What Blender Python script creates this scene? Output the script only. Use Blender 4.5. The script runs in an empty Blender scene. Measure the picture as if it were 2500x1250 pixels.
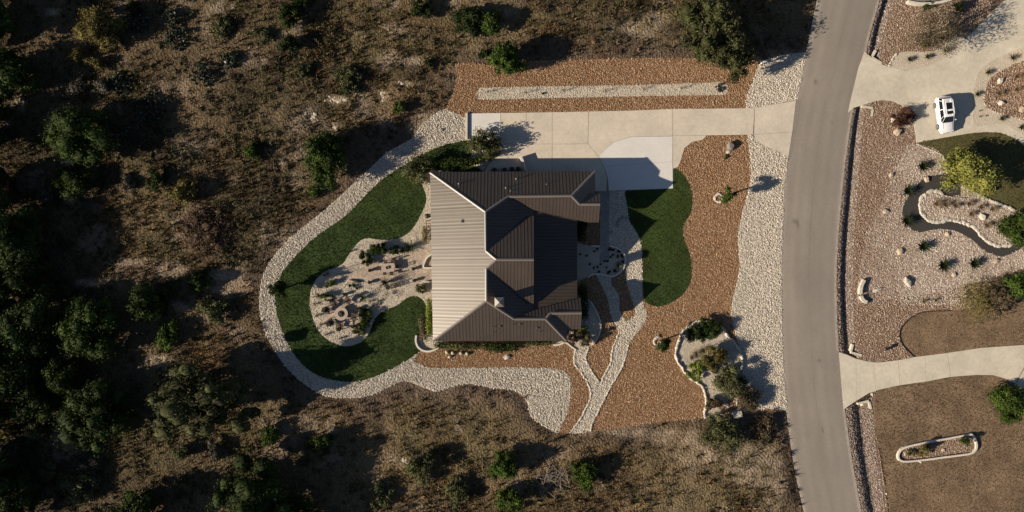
import bpy, math, random
import numpy as np
from mathutils import Vector

# ------------------------------------------------------------------ camera, sky, sun, exposure
random.seed(7)
rng = np.random.default_rng(11)
scene = bpy.context.scene
S = 0.054            # metres on the ground per photograph pixel
HC = 90.0            # camera height
cam_d = bpy.data.cameras.new('camera'); cam = bpy.data.objects.new('camera', cam_d)
scene.collection.objects.link(cam); scene.camera = cam
cam.location = (0, 0, HC); cam.rotation_euler = (0, 0, 0)
cam_d.sensor_fit = 'HORIZONTAL'; cam_d.angle = 2 * math.atan(1250 * S / HC)
cam_d.clip_end = 3000
SUN_EL = math.radians(23.0)
SLOPE = 0.31
sh = Vector((1, SLOPE, 0)).normalized()
to_sun = Vector((-sh.x * math.cos(SUN_EL), -sh.y * math.cos(SUN_EL), math.sin(SUN_EL)))
world = bpy.data.worlds.new('World'); scene.world = world; world.use_nodes = True
wn = world.node_tree.nodes; wl = world.node_tree.links
sky = wn.new('ShaderNodeTexSky'); sky.sky_type = 'NISHITA'; sky.sun_disc = False
sky.sun_elevation = SUN_EL; sky.sun_rotation = math.atan2(to_sun.x, to_sun.y)
sky.air_density = 0.7; sky.dust_density = 0.4
bgn = wn['Background']; bgn.inputs['Strength'].default_value = 0.05
wl.new(sky.outputs[0], bgn.inputs[0])
sun_d = bpy.data.lights.new('sun', 'SUN'); sun = bpy.data.objects.new('sun', sun_d)
scene.collection.objects.link(sun)
sun_d.energy = 5.0; sun_d.angle = math.radians(0.5); sun_d.color = (1.0, 0.88, 0.71)
sun.rotation_euler = to_sun.to_track_quat('Z', 'Y').to_euler()
vs = scene.view_settings
vs.view_transform = 'Standard'; vs.look = 'None'; vs.gamma = 1.0; vs.use_curve_mapping = False
vs.exposure = 0.92
scene.cycles.max_bounces = 5; scene.cycles.diffuse_bounces = 2

# ------------------------------------------------------------------ helpers
COL = scene.collection
def W(px, py, z=0.0):
    k = (HC - z) / HC
    return ((px - 1250) * S * k, (625 - py) * S * k, z)
def G(px, py):
    return np.array([(px - 1250) * S, (625 - py) * S])
def TO_PX(x, y):
    return x / S + 1250, 625 - y / S
def tag(o, label=None, cat=None, group=None, kind=None):
    if label: o['label'] = label
    if cat: o['category'] = cat
    if group: o['group'] = group
    if kind: o['kind'] = kind
    return o
def mesh(name, verts, faces, cols=None, smooth=False):
    m = bpy.data.meshes.new(name)
    m.from_pydata([tuple(v) for v in verts], [], [tuple(f) for f in faces])
    if smooth: m.polygons.foreach_set('use_smooth', [True] * len(m.polygons))
    if cols is not None:
        a = m.color_attributes.new('Col', 'FLOAT_COLOR', 'POINT')
        c = np.ones((len(verts), 4), np.float32); c[:, :3] = cols
        a.data.foreach_set('color', c.ravel())
    m.update(); return m
def npmesh(name, V, F, cols=None):
    """big uniform-face mesh from numpy arrays"""
    m = bpy.data.meshes.new(name)
    n, k = F.shape
    m.vertices.add(len(V)); m.vertices.foreach_set('co', V.astype(np.float32).ravel())
    m.loops.add(n * k); m.loops.foreach_set('vertex_index', F.astype(np.int32).ravel())
    m.polygons.add(n)
    m.polygons.foreach_set('loop_start', np.arange(0, n * k, k, dtype=np.int32))
    m.polygons.foreach_set('loop_total', np.full(n, k, np.int32))
    m.update(calc_edges=True)
    if cols is not None:
        a = m.color_attributes.new('Col', 'FLOAT_COLOR', 'POINT')
        c = np.ones((len(V), 4), np.float32); c[:, :3] = cols
        a.data.foreach_set('color', c.ravel())
    return m
def link(name, m, mat=None, parent=None, loc=None, rz=0.0):
    o = bpy.data.objects.new(name, m); COL.objects.link(o)
    if mat is not None and not m.materials: m.materials.append(mat)
    if parent is not None: o.parent = parent
    if loc is not None: o.location = loc
    if rz: o.rotation_euler = (0, 0, rz)
    return o
def obj(name, verts, faces, mat, parent=None, cols=None, smooth=False):
    return link(name, mesh(name, verts, faces, cols, smooth), mat, parent)
def empty(name, loc=(0, 0, 0), rz=0.0):
    o = bpy.data.objects.new(name, None); COL.objects.link(o)
    o.location = loc; o.rotation_euler = (0, 0, rz); o.empty_display_size = 0.3
    return o
def smoothpoly(pts, n=4, closed=True):
    P = np.array(pts, float); out = []; N = len(P)
    rngI = range(N) if closed else range(N - 1)
    for i in rngI:
        if closed: p0, p1, p2, p3 = P[i-1], P[i], P[(i+1) % N], P[(i+2) % N]
        else: p0, p1, p2, p3 = P[max(i-1, 0)], P[i], P[i+1], P[min(i+2, N-1)]
        for k in range(n):
            t = k / n
            out.append(0.5 * ((2*p1) + (-p0+p2)*t + (2*p0-5*p1+4*p2-p3)*t*t + (-p0+3*p1-3*p2+p3)*t**3))
    if not closed: out.append(P[-1])
    return [tuple(p) for p in out]
def Z(ox, oy, s, pts): return [(ox + x / s, oy + y / s) for x, y in pts]
def box(x0, x1, y0, y1, z0, z1):
    v = [(x0,y0,z0),(x1,y0,z0),(x1,y1,z0),(x0,y1,z0),(x0,y0,z1),(x1,y0,z1),(x1,y1,z1),(x0,y1,z1)]
    f = [(0,3,2,1),(4,5,6,7),(0,1,5,4),(1,2,6,5),(2,3,7,6),(3,0,4,7)]
    return v, f
def join(parts):
    V, F = [], []
    for v, f in parts:
        b = len(V); V += list(v); F += [tuple(i + b for i in q) for q in f]
    return V, F
def tube(p, q, r0, r1, n=6, cap=True):
    p, q = Vector(p), Vector(q); d = (q - p).normalized()
    a = d.orthogonal().normalized(); b = d.cross(a)
    v = []
    for c, r in ((p, r0), (q, r1)):
        for i in range(n):
            t = 2*math.pi*i/n; v.append(tuple(c + a*math.cos(t)*r + b*math.sin(t)*r))
    f = [(i, (i+1) % n, n+(i+1) % n, n+i) for i in range(n)]
    if cap: f += [tuple(range(n))[::-1], tuple(range(n, 2*n))]
    return v, f
def lathe(prof, n=20, cx=0, cy=0):
    v = []; f = []
    for r, z in prof:
        for i in range(n):
            t = 2*math.pi*i/n; v.append((cx + r*math.cos(t), cy + r*math.sin(t), z))
    for k in range(len(prof)-1):
        for i in range(n):
            f.append((k*n+i, k*n+(i+1) % n, (k+1)*n+(i+1) % n, (k+1)*n+i))
    f.append(tuple(range(n))[::-1]); f.append(tuple(range((len(prof)-1)*n, len(prof)*n)))
    return v, f
def prism(pts, z0, z1):
    """pts: list of (x,y) world; closed prism with top, sides"""
    n = len(pts)
    a = sum(pts[i][0]*pts[(i+1) % n][1] - pts[(i+1) % n][0]*pts[i][1] for i in range(n))
    if a < 0: pts = pts[::-1]
    v = [(x, y, z0) for x, y in pts] + [(x, y, z1) for x, y in pts]
    f = [tuple(range(n, 2*n)), tuple(range(n))[::-1]] + [(i, (i+1) % n, n+(i+1) % n, n+i) for i in range(n)]
    return v, f
def pxprism(pts, z0, z1): return prism([tuple(G(*p)) for p in pts], z0, z1)
def sweep(path, w, z0, z1, closed=False, taper=0.8):
    P = np.array(path, float); n = len(P); T = np.zeros_like(P)
    for i in range(n):
        a = P[i-1] if (closed or i > 0) else P[i]; b = P[(i+1) % n] if (closed or i < n-1) else P[i]
        T[i] = (b - a) / (np.linalg.norm(b - a) + 1e-9)
    N = np.stack([-T[:, 1], T[:, 0]], 1)
    v = []; f = []
    for i in range(n):
        for s, z in ((-.5, z0), (-.5*taper, z1), (.5*taper, z1), (.5, z0)):
            q = P[i] + N[i]*w*s; v.append((q[0], q[1], z))
    for i in range(n if closed else n-1):
        j = (i+1) % n
        for k in range(3): f.append((i*4+k, i*4+k+1, j*4+k+1, j*4+k))
    if not closed: f += [(0, 1, 2, 3), ((n-1)*4+3, (n-1)*4+2, (n-1)*4+1, (n-1)*4)]
    return v, f
# --- numpy value noise
_perm = rng.random((256, 256))
def vnoise(x, y):
    xi = np.floor(x).astype(int); yi = np.floor(y).astype(int); fx = x - xi; fy = y - yi
    fx = fx*fx*(3-2*fx); fy = fy*fy*(3-2*fy); g = lambda a, b: _perm[a & 255, b & 255]
    return (g(xi, yi)*(1-fx)+g(xi+1, yi)*fx)*(1-fy) + (g(xi, yi+1)*(1-fx)+g(xi+1, yi+1)*fx)*fy
def fbm(x, y, sc, oc=3):
    s = 0; a = 1; t = 0
    for k in range(oc):
        s = s + a*vnoise(x/sc*2**k + 17.3*k, y/sc*2**k + 5.1*k); t += a; a *= .5
    return s / t

# ------------------------------------------------------------------ materials
def mat(name, col=(.5, .5, .5), rough=.8, attr=False, noise=None, bump=None, metal=0.0, spec=.3, trans=0.0, coat=0.0, nscale2=None):
    """noise=(scale, amount) multiplies the colour; bump=(scale, strength, distance)"""
    m = bpy.data.materials.new(name); m.use_nodes = True
    nt = m.node_tree; n = nt.nodes; l = nt.links; b = n['Principled BSDF']
    b.inputs['Roughness'].default_value = rough; b.inputs['Metallic'].default_value = metal
    b.inputs['Specular IOR Level'].default_value = spec
    if coat: b.inputs['Coat Weight'].default_value = coat; b.inputs['Coat Roughness'].default_value = .05
    if attr:
        a = n.new('ShaderNodeAttribute'); a.attribute_name = 'Col'; out = a.outputs['Color']
    else:
        a = n.new('ShaderNodeRGB'); a.outputs[0].default_value = (*col, 1); out = a.outputs[0]
    tc = n.new('ShaderNodeTexCoord')
    for ns in ([noise] if noise else []) + ([nscale2] if nscale2 else []):
        t = n.new('ShaderNodeTexNoise'); t.inputs['Scale'].default_value = ns[0]; t.inputs['Detail'].default_value = 5
        t.inputs['Roughness'].default_value = .6
        l.new(tc.outputs['Object'], t.inputs['Vector'])
        mr = n.new('ShaderNodeMapRange'); mr.inputs['From Min'].default_value = .3; mr.inputs['From Max'].default_value = .7
        mr.inputs['To Min'].default_value = 1 - ns[1]; mr.inputs['To Max'].default_value = 1 + ns[1]
        l.new(t.outputs['Fac'], mr.inputs['Value'])
        mx = n.new('ShaderNodeVectorMath'); mx.operation = 'SCALE'
        l.new(out, mx.inputs[0]); l.new(mr.outputs[0], mx.inputs['Scale']); out = mx.outputs[0]
    l.new(out, b.inputs['Base Color'])
    if bump:
        t = n.new('ShaderNodeTexNoise'); t.inputs['Scale'].default_value = bump[0]; t.inputs['Detail'].default_value = 4
        l.new(tc.outputs['Object'], t.inputs['Vector'])
        bp = n.new('ShaderNodeBump'); bp.inputs['Strength'].default_value = bump[1]; bp.inputs['Distance'].default_value = bump[2]
        l.new(t.outputs['Fac'], bp.inputs['Height']); l.new(bp.outputs[0], b.inputs['Normal'])
    if trans:
        tr = n.new('ShaderNodeBsdfTranslucent'); l.new(out, tr.inputs[0])
        ms = n.new('ShaderNodeMixShader'); ms.inputs[0].default_value = trans
        l.new(b.outputs[0], ms.inputs[1]); l.new(tr.outputs[0], ms.inputs[2])
        l.new(ms.outputs[0], n['Material Output'].inputs[0])
    return m
M = {}
M['ground'] = mat('wild_soil', attr=True, rough=.95, noise=(3.2, .4), nscale2=(13, .35), bump=(3.5, 1.0, .35), spec=.1)
M['tuft'] = mat('dry_grass', attr=True, rough=.9, spec=.1, trans=.15)
M['leaf'] = mat('leaf', attr=True, rough=.75, spec=.08, trans=.12)
M['stone_attr'] = mat('gravel_stone', attr=True, rough=.85, spec=.2)
M['rock'] = mat('limestone', (.43, .385, .32), rough=.9, noise=(5, .25), bump=(9, .6, .05), spec=.15)
M['rock_tan'] = mat('tan_rock', (.37, .29, .21), rough=.9, noise=(5, .25), bump=(9, .6, .05), spec=.15)
M['rock_grey'] = mat('grey_rock', (.16, .14, .12), rough=.9, noise=(5, .3), bump=(9, .6, .05), spec=.15)
M['white_bed'] = mat('white_bed', (.38, .335, .275), rough=.95, noise=(9, .35), nscale2=(.5, .08), bump=(9, 1, .1), spec=.1)  # white and tan bases darkened, painting in the shade of gaps between stones
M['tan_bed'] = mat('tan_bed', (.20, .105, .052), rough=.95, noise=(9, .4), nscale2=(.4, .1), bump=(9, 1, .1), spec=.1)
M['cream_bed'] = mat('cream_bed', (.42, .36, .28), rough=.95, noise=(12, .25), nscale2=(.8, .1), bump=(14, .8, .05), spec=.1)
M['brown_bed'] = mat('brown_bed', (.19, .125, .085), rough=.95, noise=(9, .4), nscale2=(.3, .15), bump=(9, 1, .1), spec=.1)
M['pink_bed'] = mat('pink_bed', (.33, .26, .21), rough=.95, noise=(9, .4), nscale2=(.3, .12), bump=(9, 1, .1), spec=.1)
M['ditch_bed'] = mat('ditch_bed', (.12, .09, .07), rough=.95, noise=(6, .5), bump=(7, 1, .12), spec=.1)
M['lawn'] = mat('lawn_turf', (.029, .045, .013), rough=.95, noise=(.28, .42), nscale2=(5, .25), bump=(20, .6, .04), spec=.1)
M['lawn_n'] = mat('neighbour_turf', (.078, .070, .030), rough=.95, noise=(.3, .25), nscale2=(5, .2), bump=(20, .6, .04), spec=.1)
M['lawn_dry'] = mat('dry_turf', (.165, .112, .070), rough=.95, noise=(.35, .3), nscale2=(4, .3), bump=(14, .8, .05), spec=.1)
M['concrete'] = mat('concrete', (.47, .405, .325), rough=.85, noise=(.35, .10), nscale2=(2.5, .08), bump=(40, .2, .01), spec=.2)
M['concrete_w'] = mat('pale_concrete', (.53, .50, .46), rough=.85, noise=(.4, .05), nscale2=(2.5, .04), bump=(40, .2, .01), spec=.2)
M['concrete_n'] = mat('neighbour_concrete', (.46, .41, .325), rough=.85, noise=(.3, .12), nscale2=(2, .09), bump=(40, .2, .01), spec=.2)
M['joint'] = mat('joint', (.2, .17, .14), rough=.9, noise=(5, .2))
M['road'] = mat('road', attr=True, rough=.9, noise=(.12, .08), nscale2=(5, .07), bump=(60, .3, .01), spec=.2)
M['road_edge'] = mat('road_edge', (.28, .24, .2), rough=.9, noise=(2, .2), spec=.2)
M['asphalt_path'] = mat('dark_path', (.040, .037, .034), rough=.95, noise=(8, .25), bump=(40, .5, .02), spec=.2)
M['flag'] = mat('flagstone', (.36, .285, .215), rough=.9, noise=(2, .25), bump=(15, .4, .02), spec=.2)
M['flag_gray'] = mat('flagstone_grey', (.22, .20, .18), rough=.9, noise=(2, .25), bump=(15, .4, .02), spec=.2)
M['curb'] = mat('curb_stone', (.50, .45, .37), rough=.9, noise=(4, .15), bump=(12, .4, .02), spec=.2)
M['metal_roof'] = mat('standing_seam', (.046, .033, .024), rough=.45, metal=.0, spec=.56, noise=(.5, .14))
M['metal_roof'].node_tree.nodes['Principled BSDF'].inputs['Specular Tint'].default_value = (1.0, .95, .89, 1)
M['metal_cap'] = mat('ridge_metal', (.13, .105, .088), rough=.40, metal=.0, spec=.7)
M['pipe'] = mat('vent_pipe', (.4, .38, .36), rough=.5, metal=.6)
M['wall'] = mat('stone_wall', (.42, .36, .28), rough=.9, noise=(3, .2), bump=(8, .5, .04))
M['glass'] = mat('window_glass', (.02, .025, .03), rough=.05, spec=.8)
M['frame'] = mat('dark_frame', (.05, .04, .035), rough=.5)
M['wood'] = mat('dark_wood', (.10, .06, .035), rough=.7, noise=(6, .3))
M['chair'] = mat('brown_resin', (.055, .038, .028), rough=.6, noise=(8, .15))
M['black'] = mat('black_metal', (.015, .014, .013), rough=.5)
M['tabletop'] = mat('table_stone', (.33, .26, .20), rough=.7, noise=(4, .12))
M['fabric'] = mat('charcoal_canvas', (.03, .028, .026), rough=.9)
M['pot'] = mat('dark_pot', (.05, .035, .028), rough=.6, noise=(6, .2))
M['soil'] = mat('pot_soil', (.03, .022, .016), rough=1)
M['white_paint'] = mat('white_car_paint', (.66, .65, .63), rough=.25, spec=.5, coat=.8)
M['tyre'] = mat('tyre', (.02, .02, .02), rough=.9)
M['rim'] = mat('rim', (.35, .35, .35), rough=.35, metal=.8)
M['carglass'] = mat('car_glass', (.008, .010, .012), rough=.04, spec=.6)
M['lamp'] = mat('headlamp', (.5, .5, .5), rough=.1)
M['red_lamp'] = mat('tail_lamp', (.3, .02, .02), rough=.2)
M['bark'] = mat('bark', (.13, .10, .08), rough=.95, noise=(8, .3), bump=(12, .6, .03))
M['bark_pale'] = mat('pale_bark', (.26, .22, .17), rough=.95, noise=(8, .3))
M['galv'] = mat('grey_metal', (.25, .25, .25), rough=.5, metal=.3)
M['white_post'] = mat('white_post', (.75, .73, .7), rough=.5)

# ------------------------------------------------------------------ outlines (photograph pixels = plan coordinates)
road_l = [(2030,-130),(2012,-60),(1998,0),(1985,60),(1966,150),(1945,248),(1928,350),(1917,450),(1911,550),(1908,650),(1908,750),(1911,850),(1917,950),(1923,1005),(1935,1100),(1950,1180),(1966,1250),(1985,1330),(2000,1390)]
road_r = [(2187,-130),(2165,-60),(2145,0),(2122,80),(2104,160),(2083,250),(2067,350),(2055,450),(2046,550),(2040,650),(2040,750),(2044,850),(2052,950),(2061,1010),(2075,1110),(2089,1190),(2100,1250),(2118,1330),(2132,1390)]
lawn_out = [(1150,341),(1110,348),(1075,357),(1025,380),(975,410),(925,445),(875,495),(840,530),(775,575),(725,622),(690,665),(675,705),(672,735),(678,772),(690,810),(715,860),(750,900),(790,922),(835,931),(875,931),(925,915),(985,885),(1030,855),(1075,830)]
loop_out = [(1090,265),(1050,287),(1025,310),(1010,335),(985,350),(945,372),(915,400),(845,465),(790,515),(710,580),(662,635),(640,680),(634,725),(635,765),(647,810),(670,855),(700,897),(740,935),(790,965),(840,971),(885,970),(925,957),(965,937),(990,930),(1020,940),(1050,952),(1070,955),(1105,944),(1150,937),(1200,947),(1250,952),(1275,964),(1288,985),(1295,1015),(1320,1035),(1345,1050),(1366,1054),(1385,1010),(1397,955),(1393,920),(1375,903),(1345,897),(1250,896),(1150,897),(1050,897),(1025,886),(1013,874),(1100,800),(1200,420),(1141,345),(1141,277)]
lawn_poly = smoothpoly(lawn_out, 4, False) + [(1120,830),(1200,640),(1200,430),(1150,400)]
patio_in = [(1020,432),(1035,460),(1041,490),(1030,520),(1010,555),(985,577),(950,586),(925,585),(895,582),(875,592),(852,622),(838,643),(815,655),(790,666),(767,690),(757,725),(761,765),(780,810),(812,836),(845,845),(880,836),(900,815),(910,790),(920,772),(938,758),(970,745),(993,728),(1015,722),(1035,735),(1045,760)]
patio_poly = smoothpoly(patio_in, 4, False) + [(1110,760),(1110,420),(1055,415)]
tan_n = [(1112,155),(1150,152),(1200,159),(1300,149),(1400,146),(1500,143),(1600,141),(1700,141),(1780,143),(1850,138),(1880,150),(1850,190),(1835,230),(1830,275),(1400,285),(1141,290),(1090,265),(1101,240),(1112,215),(1116,185)]
strip_w = smoothpoly([(1180,214),(1330,211),(1480,209),(1610,206),(1740,201),(1765,200),(1777,212),(1772,228),(1755,232),(1610,234),(1470,237),(1320,240),(1180,243),(1167,237),(1164,227),(1170,217)], 3)
white_ne = [(1869,146),(1910,135),(1963,128)] + [(1980,150),(1960,260),(1842,280),(1820,275),(1821,250),(1826,225),(1840,197),(1846,172)]
tan_e = [(1028,857),(1075,830),(1380,780),(1380,560),(1440,465),(1660,455),(1640,405),(1650,330),(1850,325),(1900,345),(1900,1004),(1805,1010),(1725,1019),(1650,1026),(1550,1040),(1450,1052),(1380,1058),(1365,1054),(1385,1010),(1396,955),(1392,920),(1374,904),(1345,898),(1250,897),(1150,898),(1050,898),(1025,887),(1013,874)]
white_e = [(1823,325),(1860,335),(1935,380),(1925,480),(1920,600),(1918,800),(1930,1002),(1870,998),(1800,1006),(1812,960),(1812,900),(1805,850),(1791,800),(1784,770),(1788,730),(1799,690),(1806,650),(1801,600),(1803,560),(1814,510),(1827,470),(1833,425),(1831,380)]
creek_a = smoothpoly([(1487,455),(1530,455),(1531,500),(1537,540),(1550,560),(1562,585),(1567,620),(1568,690),(1570,740),(1577,760),(1575,785),(1550,820),(1535,840),(1523,885),(1505,920),(1490,945),(1465,995),(1447,1030),(1442,1051),(1392,1057),(1415,1025),(1436,985),(1442,965),(1455,945),(1467,938),(1475,915),(1491,885),(1495,855),(1509,815),(1506,797),(1525,787),(1545,775),(1551,760),(1541,725),(1530,690),(1525,655),(1515,610),(1487,600)], 3)
creek_b = smoothpoly([(1455,665),(1490,665),(1493,695),(1510,720),(1513,760),(1527,787),(1515,800),(1506,799),(1490,765),(1485,735),(1470,700)], 3)
creek_c = smoothpoly([(1405,845),(1437,845),(1430,875),(1450,915),(1469,938),(1456,955),(1440,962),(1435,935),(1415,905),(1402,885)], 3)
lawn2 = smoothpoly([(1530,462),(1600,461),(1641,459),(1643,435),(1645,412),(1660,418),(1678,440),(1688,470),(1690,500),(1683,525),(1670,547),(1667,570),(1675,600),(1685,625),(1688,660),(1684,690),(1670,715),(1640,738),(1610,748),(1583,742),(1572,725),(1569,690),(1568,620),(1562,585),(1550,560),(1537,540),(1531,500)], 3)
drive = [(1141,277),(1470,272),(1640,266),(1842,264),(1870,258),(1955,243),(1930,388),(1922,385),(1905,372),(1843,345),(1838,329),(1725,331),(1715,341),(1690,346),(1670,362),(1662,390),(1655,408),(1643,412),(1643,460),(1480,467),(1440,468),(1440,450),(1190,450),(1180,420),(1190,400),(1222,372),(1215,345),(1141,342)]
front_ring = smoothpoly([(1441,601),(1465,601),(1487,601),(1502,604),(1515,611),(1525,626),(1525,643),(1518,660),(1502,672),(1487,674),(1464,669),(1443,671),(1425,680),(1390,690),(1390,590),(1425,597)], 3)
se_bed = smoothpoly([(1400,720),(1440,732),(1450,750),(1460,770),(1466,790),(1464,810),(1456,828),(1446,842),(1420,852),(1406,853),(1394,846),(1380,837),(1365,842),(1350,842),(1340,800),(1380,740)], 3)
sw_bed = smoothpoly([(1030,815),(1018,822),(1017,838),(1022,850),(1035,857),(1052,858),(1066,851),(1076,842),(1110,820),(1080,780),(1045,790)], 3)
island = smoothpoly(Z(1620,760,4.466,[(350,110),(430,108),(510,120),(580,160),(640,190),(700,270),(760,330),(800,390),(830,440),(850,520),(840,620),(850,700),(900,800),(1000,930),(1120,1020),(1040,1050),(970,1075),(800,1100),(600,1130),(520,1150),(450,1150),(440,1100),(455,1040),(460,970),(450,910),(430,850),(400,800),(350,770),(290,730),(240,680),(200,620),(160,560),(130,480),(140,390),(165,310),(190,240),(240,190),(300,150)]), 2)
# neighbours' side
nz1 = lambda p: Z(2070,0,3.472,p)
nz2 = lambda p: Z(2040,340,3.126,p)
nz4 = lambda p: Z(2020,640,3.472,p)
nz5 = lambda p: Z(2020,950,4.167,p)
n_base = [(2230,-130),(2204,-60),(2177,20),(2159,80),(2149,150),(2111,258),(2103,350),(2097,450),(2089,550),(2084,650),(2085,750),(2093,850),(2097,875),(2130,968),(2137,1060),(2149,1150),(2163,1250),(2177,1330),(2190,1390),(2640,1390),(2640,-130)]
n_drive = [(2095,127+40)] + nz1([(140,440),(200,490),(270,540),(350,572),(480,600),(620,580),(720,540),(820,490),(930,400),(1000,330),(1080,250),(1200,120),(1330,0),(1420,-110)]) + [(2640,-60),(2640,420)] + nz1([(1493,1235),(1450,1200),(1380,1160),(1290,1125),(1150,1120),(1000,1135),(800,1170),(580,1210),(572,1130),(550,1030),(510,950),(450,890),(380,860),(300,850),(240,855),(130,890),(45,915)]) + [(2070,275),(2075,250)]
n_cream = smoothpoly(nz1([(350,566),(375,510),(400,470),(430,450),(500,437),(640,440),(760,420),(860,330),(960,300),(990,330),(930,400),(820,490),(720,540),(620,580),(480,597)]), 2)
n_cream2 = smoothpoly(nz1([(1560,380),(1493,400),(1380,440),(1250,500),(1150,560),(1090,640),(1060,760),(1060,900),(1055,1060),(1150,1065),(1300,1050),(1400,1100),(1493,1160),(1640,1250),(1640,600)]), 2)
n_bed2 = smoothpoly(nz1([(1560,500),(1493,520),(1400,550),(1300,600),(1210,660),(1170,730),(1150,800),(1150,870),(1180,920),(1260,960),(1400,1000),(1493,1020),(1600,1040)]), 2)
n_lawn = smoothpoly([(2238,348),(2300,337),(2360,327),(2400,323),(2445,325),(2475,336),(2500,357),(2540,390),(2640,470),(2640,560),(2500,522),(2470,505),(2420,488),(2330,440),(2318,420),(2305,385),(2280,362)], 3)
n_path = nz2([(920,235),(890,237),(800,270),(690,280),(640,330),(600,380),(560,430),(525,490),(510,560),(530,630),(580,690),(650,710),(720,695),(800,685),(900,695),(980,730),(1060,780),(1120,840),(1200,880),(1280,895),(1350,870),(1420,830),(1500,780),(1700,700),(1600,640),(1438,790),(1330,810),(1240,815),(1170,790),(1110,740),(1060,680),(980,640),(860,615),(780,635),(710,620),(660,575),(640,520),(645,460),(680,420),(740,395),(790,400),(830,430),(960,430)])
n_bed3 = nz2([(1500,700),(1438,790),(1330,808),(1240,813),(1170,788),(1110,738),(1060,678),(980,638),(860,613),(780,633),(710,618),(662,575),(642,520),(647,460),(680,422),(740,397),(790,402),(820,430),(900,440),(1000,450),(1100,430),(1200,480),(1380,545),(1500,600)])
n_pink = [(2100,640),(2120,560),(2150,500),(2175,440),(2200,390),(2215,350),(2240,352),(2280,364),(2305,387),(2318,420),(2640,420),(2640,640)] + nz2([(1600,940),(1438,985),(1250,1040),(1100,1090),(900,1130),(700,1180),(400,1222)]) + [(2120,740),(2090,740)]
n_dry1 = smoothpoly(nz4([(2300,380),(1667,330),(1300,380),(1040,413),(840,420),(740,450),(670,500),(625,560),(610,620),(630,690),(670,740),(735,803),(1000,790),(1700,730),(2300,700)]), 3)
n_drive2 = [(2035,850)] + nz4([(95,760),(160,780),(240,815),(340,838),(440,848),(560,835),(735,803),(1000,770),(1300,725),(1667,700),(2200,690),(2200,1500),(1750,1180),(1667,1090),(1590,1030),(1500,985),(1400,958),(1260,955),(1050,970),(850,1010),(600,1045),(440,1080),(350,1110),(260,1165),(135,1250)]) + [(2050,1005)]
n_dry2 = [(2150,915),(2640,800),(2640,1390),(2190,1390)] + nz5([(612,1270),(575,950),(530,700),(480,400),(472,100)])
planter = smoothpoly(nz5([(1450,455),(1200,500),(930,550),(800,580),(740,610),(710,655),(712,700),(740,725),(800,731),(990,712),(1150,690),(1420,655),(1480,625),(1503,590),(1497,530),(1472,470)]), 2)
ditches = [
  ([(2165,-60),(2145,0),(2122,80),(2108,140)], [(2205,-60),(2178,20),(2160,80),(2150,150)]),
  ([(2082,262),(2067,350),(2055,450),(2046,550),(2040,650),(2040,750),(2044,850),(2046,862)], [(2112,258),(2104,350),(2098,450),(2090,550),(2085,650),(2086,750),(2094,850),(2098,875)]),
  ([(2061,1000),(2075,1110),(2089,1190),(2100,1250),(2118,1330)], [(2131,968),(2138,1060),(2150,1150),(2164,1250),(2178,1330)]),
]
# ------------------------------------------------------------------ label map (which surface lies on top where), for scattering
MG = 160
LAB = np.zeros((1250 + 2*MG, 2500 + 2*MG), np.uint8)
def paint(poly, v):
    P = np.array(poly, float) + MG; n = len(P)
    x0, y0 = P, np.roll(P, -1, 0)
    for r in range(max(0, int(P[:, 1].min())), min(LAB.shape[0]-1, int(P[:, 1].max())+1)):
        y = r + .5
        xs = []
        for i in range(n):
            (ax, ay), (bx, by) = P[i], P[(i+1) % n]
            if (ay <= y) != (by <= y): xs.append(ax + (y-ay)/(by-ay)*(bx-ax))
        xs.sort()
        for a, b in zip(xs[::2], xs[1::2]):
            LAB[r, max(0, int(round(a))):max(0, int(round(b)))] = v
WHITE, TAN, LAWN, HARD, CREAM, PINK, BROWN, DITCH, DRY, NLAWN, DARK = range(1, 12)
ditch_polys = [smoothpoly(l, 3, False) + smoothpoly(r, 3, False)[::-1] for l, r in ditches]
roadpoly = smoothpoly(road_l, 4, False) + smoothpoly(road_r, 4, False)[::-1]
for p, v in [(n_base, BROWN), (n_pink, PINK), (n_dry2, DRY), (n_dry1, DRY), (n_drive, HARD), (n_drive2, HARD), (n_cream, CREAM), (n_cream2, CREAM), (n_bed2, BROWN), (n_lawn, NLAWN),
             (n_path, HARD), (n_bed3, PINK), (planter, BROWN),
             (smoothpoly(loop_out, 3), WHITE), (lawn_poly, LAWN), (patio_poly, CREAM), (tan_n, TAN), (strip_w, WHITE), (white_ne, WHITE), (tan_e, TAN), (white_e, WHITE),
             (creek_a, WHITE), (creek_b, WHITE), (creek_c, WHITE), (lawn2, LAWN), (drive, HARD), (front_ring, CREAM), (se_bed, CREAM), (sw_bed, CREAM), (island, CREAM),
             ([(1066,432),(1437,432),(1437,478),(1460,478),(1460,532),(1400,532),(1400,740),(1404,740),(1404,795),(1370,818),(1066,818)], HARD)]:
    paint(p, v)
for p in ditch_polys: paint(p, DITCH)
paint(roadpoly, HARD)
def lab_at(px, py):
    return LAB[np.clip(np.asarray(py) + MG, 0, LAB.shape[0]-1).astype(int), np.clip(np.asarray(px) + MG, 0, LAB.shape[1]-1).astype(int)]
def boxblur(a, r):
    for ax in (0, 1):
        c = np.cumsum(np.pad(a, [(r+1, r) if k == ax else (0, 0) for k in (0, 1)], mode='edge'), axis=ax)
        a = (np.take(c, range(2*r+1, c.shape[ax]), ax) - np.take(c, range(0, c.shape[ax]-2*r-1), ax)) / (2*r+1)
    return a
WILD = np.clip((boxblur((LAB == 0).astype(np.float32), 28) - .52) * 2.3, 0, 1)
def wild_at(px, py):
    return WILD[np.clip(np.asarray(py) + MG, 0, LAB.shape[0]-1).astype(int), np.clip(np.asarray(px) + MG, 0, LAB.shape[1]-1).astype(int)]
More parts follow.
